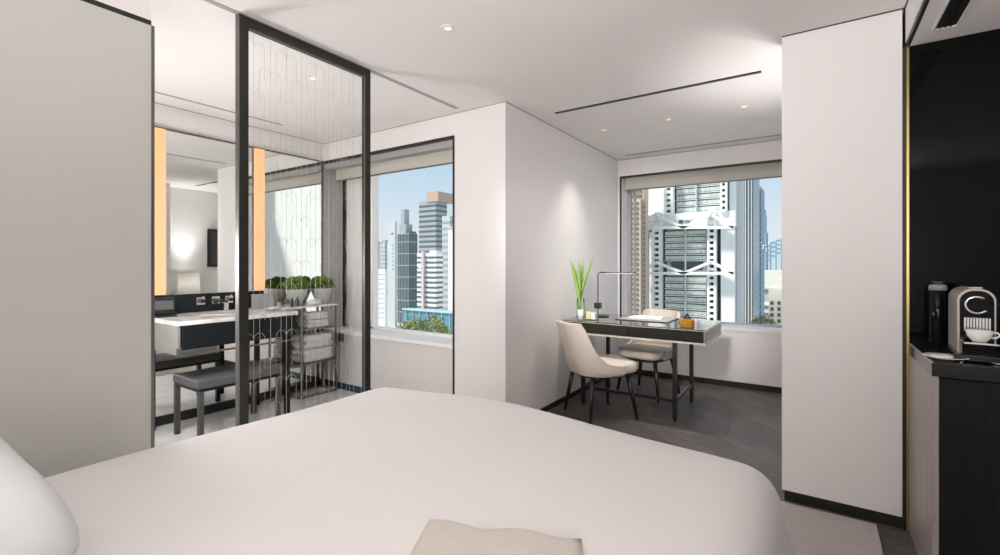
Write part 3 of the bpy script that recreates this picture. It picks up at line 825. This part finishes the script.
# coffee machine
t = thing('coffee_machine', 'grey capsule coffee machine with a chrome ring front', 'coffee machine', (.565, 2.83, CZ+.0015), math.radians(-4))
def archprism(w, h, y0, y1, z0=0, r=None, n=14, taper=1):
    b = B(); r = r or w/2; pr = [(-w/2, z0), (-w/2, h-r)]
    pr += [(-w/2+r*(1-math.cos(PI/2*i/n)) if r < w/2 else -w/2*math.cos(PI*i/(2*n)), h-r+r*math.sin(PI/2*i/n)) for i in range(1, n+1)]
    pr += [(-x, z) for x, z in reversed(pr)]
    out = []
    for p in pr:
        if not out or (abs(p[0]-out[-1][0])+abs(p[1]-out[-1][1])) > 1e-6: out.append(p)
    R = [[b.verts.new((x*s_, y, z)) for x, z in out] for y, s_ in ((y0, 1), (y1, taper))]
    skin(b, R); return b
mw = .115
obj('shell', archprism(mw, .295, -.11, .16, .0, r=.05), 'machine', t)
obj('front_face', archprism(mw-.014, .287, -.118, -.11, .015, r=.045), 'blackgloss', t)
b = B(); tube(b, [(.034*math.cos(a), -.121, .228+.034*math.sin(a)) for a in [PI*.28+i*(PI*1.5)/20 for i in range(21)]], .0045, 8); obj('chrome_ring', b, 'chrome', t, smooth=True)
b = B()
for k in range(9):
    x = -.036+.009*k; box(b, x-.003, x+.003, -.128, -.114, .12, .175)
obj('ribbed_grille', b, 'chrome', t)
b = B(); box(b, -.05, .05, -.222, -.112, .075, .083, bev=.002); obj('cup_platform', b, 'chrome', t)
obj('drip_tray', bx(-.05, .05, -.17, -.11, .02, .072, bev=.004), 'blackgloss', t)
obj('base', bx(-.078, .12, -.19, .18, 0, .028, bev=.006), 'blackstone', t)
obj('lever', bx(-.022, .022, -.09, .10, .295, .302, bev=.003), 'chrome', t)
# cup on the platform
ca = math.radians(-4)
def loc_m(x, y, z): return (.565+x*math.cos(ca)-y*math.sin(ca), 2.83+x*math.sin(ca)+y*math.cos(ca), CZ+z)
t = thing('coffee_cup', 'white coffee cup standing on the coffee machine', 'cup', loc_m(0, -.176, .086))
obj('bowl', lathe(B(), [(.02,0),(.024,.004),(.036,.02),(.041,.044),(.0385,.044),(.033,.022),(.018,.008)], 28), 'porcelain', t, smooth=True)
b = B(); tube(b, [(.036,0,.036),(.052,0,.038),(.058,0,.028),(.050,0,.018),(.034,0,.016)], .0038, 8); obj('handle', b, 'porcelain', t, smooth=True)
t = thing('milk_frother', 'black upright milk frother behind the coffee machine', 'frother', (.492, 3.055, CZ))
obj('body', lathe(B(), [(.034,0),(.036,.006),(.034,.14),(.033,.272),(.03,.275)], 28), 'blackgloss', t, smooth=True)
obj('lid', lathe(B(), [(.0335,.273),(.034,.288),(.03,.30),(.008,.303)], 28), 'greybox', t, smooth=True)
t = thing('saucer', 'white saucer holding a folded napkin on the minibar top', 'saucer', (.452, 2.66, CZ+.001))
obj('plate', lathe(B(), [(.03,0),(.034,.002),(.055,.008),(.072,.013),(.070,.015),(.04,.007)], 32), 'porcelain', t, smooth=True)
t2 = tag(obj('napkin', bx(-.035, .035, -.02, .02, 0, .006, bev=.002), 'paper', loc=(.450, 2.66, CZ+.010), rotz=.5), 'small folded white napkin lying on the saucer', 'napkin')
def spoon(x, y, rz, lab):
    b = B(); tube(b, [(-.05,0,.004),(0,0,.006),(.04,0,.004)], 0, 8, rs=[.003,.002,.0025])
    r = bmesh.ops.create_uvsphere(b, u_segments=12, v_segments=8, radius=.013)
    bmesh.ops.scale(b, vec=(1.4,1,.3), verts=r['verts']); bmesh.ops.translate(b, vec=(.055,0,.005), verts=r['verts'])
    tag(obj('teaspoon', b, 'chrome', smooth=True, loc=(x,y,CZ), rotz=rz), lab, 'spoon', 'teaspoons on the minibar')
spoon(.50, 2.62, 1.2, 'chrome teaspoon on the black stone, nearer the saucer')
spoon(.585, 2.64, 2.2, 'chrome teaspoon on the black stone, below the cup')

# ------------------------------------------------------------------ the city outside
def W(u, v, Y):
    r = (u-500)/F; dx, dy, dz = CT*r-ST, ST*r+CT, (264-v)/F
    return dx/dy*Y, CAMZ+dz/dy*Y
GZ = -80
def xr(u0, u1, Y): return W(u0, 0, Y)[0], W(u1, 0, Y)[0]
def zat(u, v, Y): return W(u, v, Y)[1]
def tower(name, lab, u0, u1, vt, Y, depth, m, zb=GZ, us=None):
    if us:      # the front runs from u0 to us, the receding side from us to u1
        depth = Y*(W(us,0,1)[0]/W(u1,0,1)[0]-1); u1 = us
    x0, x1 = xr(u0, u1, Y); z1 = zat((u0+u1)/2, vt, Y)
    t = thing(name, lab, 'building', ((x0+x1)/2, Y+depth/2, zb))
    t_depth[t.name] = depth
    o = obj('walls', bx(-(x1-x0)/2, (x1-x0)/2, -depth/2, depth/2, 0, z1-zb), m, t)
    return t, x0, x1, z1
t_depth = {}
def part(t, name, x0, x1, y0, y1, z0, z1, m):
    l = t.location
    return obj(name, bx(x0-l.x, x1-l.x, y0-l.y, y1-l.y, z0-l.z, z1-l.z), m, t)
struct('ground_city', bx(-700, 400, 20, 900, GZ-2, GZ), 'city')
struct('water_harbour', bx(-1500, 3000, 900, 6000, GZ-3, GZ-1), 'sea')
# -- main white tower
Y0 = 150
t, x0, x1, z1 = tower('white_bank_tower', 'big white tower with exposed masts and triangular trusses beyond the desk', 645.5, 741, 140, Y0, 5, 'xwhite')
def zz_(v, u=690): return zat(u, v, Y0)
def X_(u): return W(u, 0, Y0)[0]
px = (X_(700)-X_(690))/10; pz = (zz_(200)-zz_(210))/10
# floors of glazing
def floors(u0, u1, va, vb, n, y=-.9):
    part(t, 'glazing', X_(u0), X_(u1), Y0+y, Y0, zz_(vb), zz_(va), 'xgreen')
    for k in range(n):
        v = va+(vb-va)*(k+.5)/n
        q = (vb-va)/n*.30
        part(t, 'floor_band', X_(u0)+.2, X_(u1)-.2, Y0+y-.8, Y0+y, zz_(v+q), zz_(v-q), 'xband')
        part(t, 'floor_edge', X_(u0), X_(u1), Y0+y-.9, Y0+y, zz_(v+q*1.7), zz_(v+q*1.35), 'xwhite')
floors(666, 708, 230, 261, 5); floors(666, 708, 276, 336, 9); floors(677, 722, 176, 213, 6, -.6)
part(t, 'hanger', X_(686.4), X_(687.6), Y0-2.4, Y0-.5, zz_(336), zz_(228), 'xoff')
part(t, 'hanger', X_(697), X_(698), Y0-2.2, Y0-.5, zz_(213), zz_(176), 'xoff')
part(t, 'refuge_recess', X_(672), X_(703), Y0-1.2, Y0, zz_(270), zz_(262), 'xhole')
def mast(ua, ub, va, vb, n):
    part(t, 'mast_shadow_gap', X_(ua-2.5), X_(ub+2.5), Y0-.4, Y0, zz_(vb), zz_(va), 'xhole')
    b = B(); l = t.location; wd = (X_(ub)-X_(ua))*.27
    for (a, c) in ((X_(ua), X_(ua)+wd), (X_(ub)-wd, X_(ub))): box(b, a-l.x, c-l.x, Y0-4-l.y, Y0-1.4-l.y, zz_(vb)-l.z, zz_(va)-l.z)
    for k in range(n+1):
        z = zz_(va+(vb-va)*k/n)
        box(b, X_(ua)+wd-l.x, X_(ub)-wd-l.x, Y0-4-l.y, Y0-1.4-l.y, z-.43-l.z, z+.43-l.z)
    obj('mast', b, 'xwhite', t)
    part(t, 'mast_core', X_(ua)+wd, X_(ub)-wd, Y0-1.0, Y0-.4, zz_(vb), zz_(va), 'xhole')
mast(655.5, 664.5, 213, 336, 22); mast(709.5, 718.5, 213, 336, 22)
mast(667.5, 676, 170, 214, 8); mast(722.5, 729, 170, 214, 8)
part(t, 'stair_tower', X_(645.5), X_(651), Y0-.8, Y0, zz_(336), zz_(230), 'xoff')
b = B(); l = t.location
for k in range(34):
    z = zz_(231+k*3.1); box(b, X_(646.2)-l.x, X_(650.3)-l.x, Y0-1.1-l.y, Y0-.8-l.y, z-.28-l.z, z+.28-l.z)
obj('stair_flights', b, 'xhole', t)
part(t, 'service_slab', X_(651.5), X_(655), Y0-2.5, Y0, zz_(336), zz_(231), 'xwhite')
part(t, 'service_slab', X_(722.5), X_(736), Y0-3, Y0, zz_(336), zz_(226), 'xwhite')
part(t, 'service_slab', X_(730.5), X_(737), Y0-2, Y0, zz_(214), zz_(170), 'xwhite')
part(t, 'recess', X_(719.3), X_(722), Y0-.6, Y0, zz_(336), zz_(229), 'xhole')
part(t, 'corner_lattice', X_(737), X_(742.5), Y0-.5, Y0+4.5, zz_(336), zz_(150), 'xoff')
part(t, 'truss_deck', X_(645.5), X_(737), Y0-3.4, Y0, zz_(228.5), zz_(214), 'xwhite')
def truss(vh, vt, um, ul, ur, uc):
    l = t.location
    def P(u, v): return Vector((X_(u)-l.x, Y0-4.6-l.y, zz_(v, u)-l.z))
    for a, c in ((P(um[0],vt), P(ul,vh)), (P(um[0],vt), P(uc,vh)), (P(um[1],vt), P(uc,vh)), (P(um[1],vt), P(ur,vh))):
        b = B(); bar(b, a, c, 1.0, .8); obj('truss_diagonal', b, 'xwhite', t)
    for a, c in ((P(ul,vh), P(uc,vh)), (P(uc,vh), P(ur,vh))):
        b = B(); bar(b, a, c, 1.0, .85); obj('truss_beam', b, 'xwhite', t)
truss(273, 262, (660, 714), 646, 736, 687)
truss(228.5, 216, (660, 714), 646, 736, 687)
# lettering on the deck
cu = bpy.data.curves.new('sign_lettering', 'FONT'); cu.body = 'HSBC'; cu.size = 1.55; cu.extrude = .05; cu.align_x = 'CENTER'
cu.materials.append(M['xhole'])
so = bpy.data.objects.new('sign_lettering', cu); COL.objects.link(so); so.parent = t
so.location = (X_(689)-l.x, Y0-3.5-l.y, zz_(224)-l.z); so.rotation_euler = (PI/2, 0, 0)
bpy.context.view_layer.update()
me_ = bpy.data.meshes.new_from_object(so.evaluated_get(bpy.context.evaluated_depsgraph_get()))
tx = bpy.data.objects.new('sign_lettering', me_); COL.objects.link(tx); tx.parent = t; tx.location = so.location.copy(); tx.rotation_euler = (PI/2, 0, 0)
bpy.data.objects.remove(so); tx.name = 'sign_lettering'
b = B()
ex = X_(683.4)-l.x; ez = zz_(222.2)-l.z; sz = .55
for tri in (((-2,-1),(-2,1),(0,0)), ((2,1),(2,-1),(0,0)), ((-1.9,1),(1.9,1),(0,.05)), ((-1.9,-1),(0,-.05),(1.9,-1))):
    v = [b.verts.new((ex+p[0]*sz*.5, yy-l.y, ez+p[1]*sz)) for yy in (Y0-3.5, Y0-3.42) for p in tri]
    b.faces.new(v[:3]); b.faces.new(v[3:][::-1])
    for i in range(3): b.faces.new((v[i], v[(i+1)%3], v[3+(i+1)%3], v[3+i]))
obj('sign_emblem', b, 'xhole', t)
# -- beige tower left of it
Y1 = 130
t, x0, x1, z1 = tower('beige_tower', 'beige stone tower with dark slot windows, left of the white tower', 629.5, 645.3, 199, Y1, 16, 'xbeige', us=640.5)
dp = t_depth[t.name]
part(t, 'shaded_side', x1, x1+.08, Y1+.4, Y1+dp, GZ, z1-.3, 'xbrown')  # thin darker skin, the shade of this side put into its colour
sx0, sx1 = xr(632.3, 638.8, Y1)
for k in range(24):
    z = zat(635, 203.5+k*5.05, Y1); part(t, 'slot_window', sx0, sx1, Y1-.15, Y1+.2, z-.35, z+.35, 'xslot')
for k in range(22):
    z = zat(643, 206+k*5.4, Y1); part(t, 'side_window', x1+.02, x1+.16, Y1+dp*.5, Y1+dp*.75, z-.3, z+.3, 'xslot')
t, x0, x1, z1 = tower('beige_tower', 'paler beige tower standing behind the slot windowed one', 629, 643.5, 150, 139, 5, 'xbeige')
for k in range(9):
    z = zat(635, 165+k*5.2, 139); part(t, 'slot_window', xr(634.5, 642, 139)[0], xr(634.5, 642, 139)[1], 138.8, 139.2, z-.4, z+.4, 'xslot')
    part(t, 'slot_window', xr(630, 633.3, 139)[0], xr(630, 633.3, 139)[1], 138.8, 139.2, z-.4, z+.4, 'xslot')
t, x0, x1, z1 = tower('brown_tower', 'brown grey tower glimpsed above the white stair tower', 644, 653, 150, 190, 14, 'xbrown')
for k in range(8):
    z = zat(648, 178+k*6, 190); part(t, 'window_band', x0+.3, x1-.3, 189.8, 190.2, z-.6, z+.6, 'xdark')
# -- blue glass towers right
t, x0, x1, z1 = tower('glass_tower', 'tall blue grey glass tower beside the white tower', 743, 753.5, 150, 190, 22, 'xblue')
for k in range(7):
    u = 744+k*1.5; part(t, 'mullion', W(u,0,190)[0]-.16, W(u,0,190)[0]+.16, 189.6, 190, GZ, z1, 'xoff' if k % 2 else 'xdark')
t, x0, x1, z1 = tower('glass_tower', 'darker glass tower with a flat roof right of the taller one', 753.5, 761, 187, 215, 16, 'xhazeblue')
for k in range(24):
    z = zat(757, 192+k*6, 215); part(t, 'floor_band', x0, x1, 214.7, 215, z-.7, z+.5, 'xblue')
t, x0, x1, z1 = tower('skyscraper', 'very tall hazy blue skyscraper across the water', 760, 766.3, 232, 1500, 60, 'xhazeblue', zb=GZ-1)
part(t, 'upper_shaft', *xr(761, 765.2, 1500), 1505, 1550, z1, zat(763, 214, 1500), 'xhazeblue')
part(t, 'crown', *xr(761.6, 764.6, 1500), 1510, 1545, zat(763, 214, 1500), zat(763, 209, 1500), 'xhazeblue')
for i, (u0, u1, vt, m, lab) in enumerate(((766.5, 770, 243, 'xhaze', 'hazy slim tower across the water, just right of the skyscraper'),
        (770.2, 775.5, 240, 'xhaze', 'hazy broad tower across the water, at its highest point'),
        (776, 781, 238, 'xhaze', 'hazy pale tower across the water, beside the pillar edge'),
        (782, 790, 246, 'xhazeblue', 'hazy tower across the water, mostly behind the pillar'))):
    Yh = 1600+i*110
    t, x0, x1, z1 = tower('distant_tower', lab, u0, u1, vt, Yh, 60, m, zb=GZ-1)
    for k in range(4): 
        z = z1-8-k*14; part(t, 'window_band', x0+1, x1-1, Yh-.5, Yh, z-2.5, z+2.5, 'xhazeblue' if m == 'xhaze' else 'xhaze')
b = bx(*xr(764, 800, 1450), 1450, 1500, GZ-1, zat(775, 270.5, 1450)); tag(obj('quay_building', b, 'xcream'), 'long low pale building along the far shore', 'building')
t, x0, x1, z1 = tower('pier_building', 'low grey pier building at the water beyond the cream block', 760, 775, 291, 560, 20, 'xgrey')
part(t, 'roof', x0-1, x1+1, 559, 581, z1, z1+1.5, 'xdark')
t, x0, x1, z1 = tower('low_building', 'low pinkish building below the pier', 760, 771, 304, 380, 20, 'xpink')
for k in range(3): part(t, 'window_band', x0+.6, x1-.6, 379.7, 380, z1-3-k*5, z1-1.2-k*5, 'xdark')
t, x0, x1, z1 = tower('cream_block', 'stepped cream block with small square windows next to the pillar', 768.5, 790, 288, 170, 18, 'xcream')
part(t, 'upper_storey', *xr(777.5, 792, 170), 170.5, 186, z1, zat(780, 279, 170), 'xcream')
for r_ in range(5):
    for c_ in range(3):
        u = 772+c_*7; z = zat(u, 303+r_*6, 170); xx = W(u,0,170)[0]
        part(t, 'window', xx-.45, xx+.45, 169.85, 170.1, z-.55, z+.55, 'xhole')
# -- city through the bathroom window
def bands(t, x0, x1, Y, u, v0, v1, n, m, q=.45, inset=.2, name='window_band'):
    for k in range(n):
        z = zat(u, v0+(v1-v0)*(k+.5)/n, Y); h = abs(zat(u, 0, Y)-zat(u, (v1-v0)/n, Y))*q/2
        part(t, name, x0+inset, x1+.15, Y-.2, Y+t_depth[t.name]-inset, z-h, z+h, m)
YA = 620
t, x0, x1, z1 = tower('hotel_tower', 'tall grey banded tower topped by a tan crown', 419, 447, 201, YA, 40, 'xgrey', us=436)
bands(t, x0, x1, YA, 433, 203, 300, 19, 'xdark', .42)
part(t, 'crown', xr(427,0,YA)[0], x1+6, YA-1, YA+t_depth[t.name]+12, z1-2, zat(440, 191, YA), 'xtan')
YA = 520
t, x0, x1, z1 = tower('grey_tower', 'mid grey tower with a step, partly before the banded tower', 442, 470, 216, YA, 30, 'xoff', us=450)
bands(t, x0, x1, YA, 450, 219, 330, 18, 'xgrey', .4)
YA = 400
t, x0, x1, z1 = tower('white_slab', 'narrow blank white slab at the edge of the bathroom window', 448.3, 470, 227, YA, 20, 'xwhite', us=458)
part(t, 'roof_parapet', x0-.3, x1, YA-.8, YA, z1-.8, z1+.8, 'xoff')
YA = 400
t, x0, x1, z1 = tower('white_office', 'white office block with dark horizontal bands and a pink pylon', 417, 443, 253, YA, 24, 'xwhite', us=436)
bands(t, x0, x1, YA, 430, 255, 335, 16, 'xdark', .42)
px0, px1 = xr(423, 425.2, YA); part(t, 'pylon', px0, px1, YA-3, YA, GZ, z1+2, 'xpink')
b = B(); tube(b, [(0,0,0),(0,1.2,0)], 2.6, 24); oo = obj('round_sign', b, 'xwhite', t); oo.location = (W(421.3,0,YA)[0]-t.location.x, YA-3.2-t.location.y, zat(421,266,YA)-t.location.z)
part(t, 'roof_plant', *xr(427, 434, YA), YA+4, YA+14, z1, z1+3, 'xoff')
YA = 450
t, x0, x1, z1 = tower('green_tower', 'dark green glass tower with a stepped chimney top', 397.5, 417.5, 234, YA, 26, 'xdgreen', us=409)
dp = t_depth[t.name]
part(t, 'roof_slab', x0, x1, YA-.4, YA+dp, z1-.6, z1+.8, 'xgrey')
part(t, 'chimney', *xr(399.3, 402.8, YA), YA+3, YA+12, z1, zat(401, 209, YA), 'xgrey')
part(t, 'step', *xr(398, 405, YA), YA+2, YA+14, z1, zat(401, 224, YA), 'xgrey')
part(t, 'roof_step', *xr(404.5, 408.6, YA), YA+2, YA+dp-2, z1, zat(410, 231, YA), 'xdgreen')
for k in range(4):
    u = 399.5+k*3; part(t, 'mullion', W(u,0,YA)[0]-.3, W(u,0,YA)[0]+.3, YA-.5, YA, GZ, z1, 'xgrey')
bands(t, x0, x1, YA, 407, 236, 330, 8, 'xgrey', .08, 0, 'floor_line')
YA = 420
t, x0, x1, z1 = tower('slab_tower', 'pale blank slab tower with tiny vertical slots', 388, 397.2, 222, YA, 14, 'xoff', us=395)
for k in range(7):
    z = zat(392, 245+k*4, YA); part(t, 'slot_window', W(393,0,YA)[0]-.5, W(393,0,YA)[0]+.5, YA-.3, YA+.1, z-1, z+.8, 'xhole')
part(t, 'slot_window', W(391.3,0,YA)[0], W(393.5,0,YA)[0], YA-.3, YA+.1, zat(392,234,YA), zat(392,233,YA), 'xhole')
YA = 390
t, x0, x1, z1 = tower('white_block', 'small white block with rows of little windows', 375.5, 387.5, 269, YA, 14, 'xwhite', us=385)
for r_ in range(10):
    for c_ in range(4):
        u = 377.5+c_*2.1; z = zat(u, 274.5+r_*4.8, YA); xx = W(u,0,YA)[0]
        part(t, 'window', xx-.6, xx+.6, YA-.3, YA+.1, z-.8, z+.8, 'xdark')
for u0, u1, us, vt, lab in ((370, 379.5, 376, 243, 'distant grey housing tower at the window edge'), (379.8, 387.3, 385, 241.5, 'distant grey housing tower next to the pale slab')):
    t, x0, x1, z1 = tower('housing_tower', lab, u0, u1, vt, 900, 30, 'xgrey', us=us)
    bands(t, x0, x1, 900, u0, vt+2, 300, 14, 'xoff', .4, .6)
    part(t, 'roof_plant', x0+2, x1-2, 905, 920, z1, z1+4, 'xgrey')
YA = 260
t, x0, x1, z1 = tower('hoarding_building', 'building wrapped in turquoise mesh hoarding below the office block', 403, 470, 311, YA, 16, 'xteal', us=462)
part(t, 'parapet', x0, x1, YA-.6, YA, z1-.8, z1+.5, 'xoff')
for k in range(8):
    xx = x0+(x1-x0)*(k+.5)/8; part(t, 'scaffold_pole', xx-.15, xx+.15, YA-1, YA-.6, GZ, z1, 'xoff')
# trees
def tree(u, v, Y, r, sq, lab, seed):
    x, z = W(u, v, Y); rnd = random.Random(seed)
    gz = z-r*sq-9
    t = thing('tree', lab, 'tree', (x, Y, gz), 0, 'street trees below the window')
    b = B()
    for i in range(2600):
        q = rnd.uniform(-.6, 1); a = rnd.uniform(0, 2*PI); s_ = math.sqrt(1-q*q)
        lump = (1+.16*math.sin(4*a+seed)+.12*math.sin(7*q+2*a))*rnd.uniform(.72, 1.02)
        d = Vector((s_*math.cos(a), s_*math.sin(a), q))
        p = Vector((d.x*r*lump, d.y*r*lump, d.z*r*sq*lump+9+r*sq*.6))
        uu = Vector((rnd.uniform(-1,1), rnd.uniform(-1,1), rnd.uniform(-.6,1))).normalized(); w = uu.orthogonal().normalized(); L = r*.085
        b.faces.new([b.verts.new(p-w*L*.5), b.verts.new(p+uu*L*.3+w*L*.1), b.verts.new(p+w*L*.5), b.verts.new(p+uu*L)])
    obj('crown', b, 'tree', t)
    b = B(); tube(b, [(0,0,gz*0+0),(0,0,9+r*sq*.4)], 0, 8, rs=[r*.09, r*.05]); obj('trunk', b, 'trunk', t)
tree(424, 329, 95, 8.2, .60, 'broad olive green tree before the turquoise hoarding', 1)
tree(402, 338, 78, 3.6, .5, 'olive tree with a low crown, beside the broad one', 2)
tree(378, 331, 85, 2.2, .9, 'small dark tree at the foot of the little white block', 3)
tree(391, 338, 82, 2.6, .5, 'low tree at the foot of the pale slab tower', 4)
tree(452, 338, 78, 2.4, .7, 'pale bushy tree at the edge of the bathroom window', 5)
tree(763, 321, 160, 3.2, .9, 'dark tree beside the cream block', 6)

# ------------------------------------------------------------------ world and lights
w = bpy.data.worlds.new('sky'); S.world = w; w.use_nodes = True; n = w.node_tree
bg = n.nodes['Background']
tc = n.nodes.new('ShaderNodeTexCoord'); sp = n.nodes.new('ShaderNodeSeparateXYZ'); cr = n.nodes.new('ShaderNodeValToRGB')
n.links.new(tc.outputs['Generated'], sp.inputs[0]); n.links.new(sp.outputs['Z'], cr.inputs[0]); n.links.new(cr.outputs[0], bg.inputs['Color'])
e = cr.color_ramp.elements
e[0].position = 0; e[0].color = (.74,.78,.80,1); e[1].position = 1; e[1].color = (.46,.58,.74,1)
k = e.new(.07); k.color = (.68,.76,.82,1)
k = e.new(.2); k.color = (.50,.66,.80,1)
bg.inputs['Strength'].default_value = 1.0

def light(name, typ, loc, energy, col=(1,1,1), rot=(0,0,0), **kw):
    l = bpy.data.lights.new(name, typ); l.energy = energy; l.color = col
    for k_, v_ in kw.items(): setattr(l, k_, v_)
    o = bpy.data.objects.new(name, l); COL.objects.link(o); o.location = loc; o.rotation_euler = rot
    return o
light('sun', 'SUN', (0,-20,40), 7.0, (1,.955,.90), (math.radians(27), 0, math.radians(-52)), angle=.10)
for i, (x, y, _) in enumerate(DL):
    light('downlight_lamp', 'SPOT', (x, y, CEIL-.012), 54 if y > 4 else 12, (1,.93,.86), (0,0,0), spot_size=math.radians(84 if y > 4 else 110), spot_blend=1, shadow_soft_size=.03)
# unseen fill spots added behind the camera, aimed up to brighten the ceiling
WARM = (1,.975,.97)
for x, e_ in ((-1.0, 54), (-.4, 60), (.25, 62), (2.1, 14)):
    light('ceiling_fill', 'SPOT', (x, YB+.3, 1.75), e_*1.6, WARM, (math.radians(180-40), 0, 0), spot_size=math.radians(150), spot_blend=1, shadow_soft_size=.12)
light('bedroom_fill', 'POINT', (.40, YB+.3, 1.35), 20, WARM, shadow_soft_size=.2)  # unseen point light added to fill the pillar, bed and left wall
light('bathroom_fill', 'POINT', (-3.35, 1.0, 1.35), 36, WARM, shadow_soft_size=.16)  # unseen point light added to brighten the bathroom
light('floor_lamp_bulb', 'POINT', (.01, 3.60, 1.06), 4, WARM, shadow_soft_size=.13)
light('nook_fill_uplight', 'SPOT', (.01, 3.60, 1.19), 60, WARM, (PI, 0, 0), spot_size=math.radians(85), spot_blend=1, shadow_soft_size=.10)  # extra upward spot added at the shade top to brighten the nook
d_ = Vector((-1.62, 5.4, 1.15))-Vector((-.62, -.3, 2.5))
light('nook_fill_spot', 'SPOT', (-.62, -.3, 2.5), 860, WARM, d_.to_track_quat('-Z', 'Y').to_euler(), spot_size=math.radians(31), spot_blend=1, shadow_soft_size=.2)  # unseen spot added near the bed head to lift the nook walls

# ------------------------------------------------------------------ camera
cam = bpy.data.cameras.new('camera'); co = bpy.data.objects.new('camera', cam); COL.objects.link(co)
cam.sensor_fit = 'HORIZONTAL'; cam.sensor_width = 36; cam.lens = F/1000*36
cam.shift_y = -13.5/1000
co.location = (0, 0, CAMZ); co.rotation_euler = (PI/2, 0, TH)
cam.clip_end = 9000; cam.clip_start = .02
S.camera = co
S.view_settings.view_transform = 'Standard'; S.view_settings.look = 'None'; S.view_settings.gamma = 1
S.view_settings.use_curve_mapping = False; S.view_settings.exposure = .13
S.cycles.max_bounces = 12; S.cycles.diffuse_bounces = 6; S.cycles.transparent_max_bounces = 16
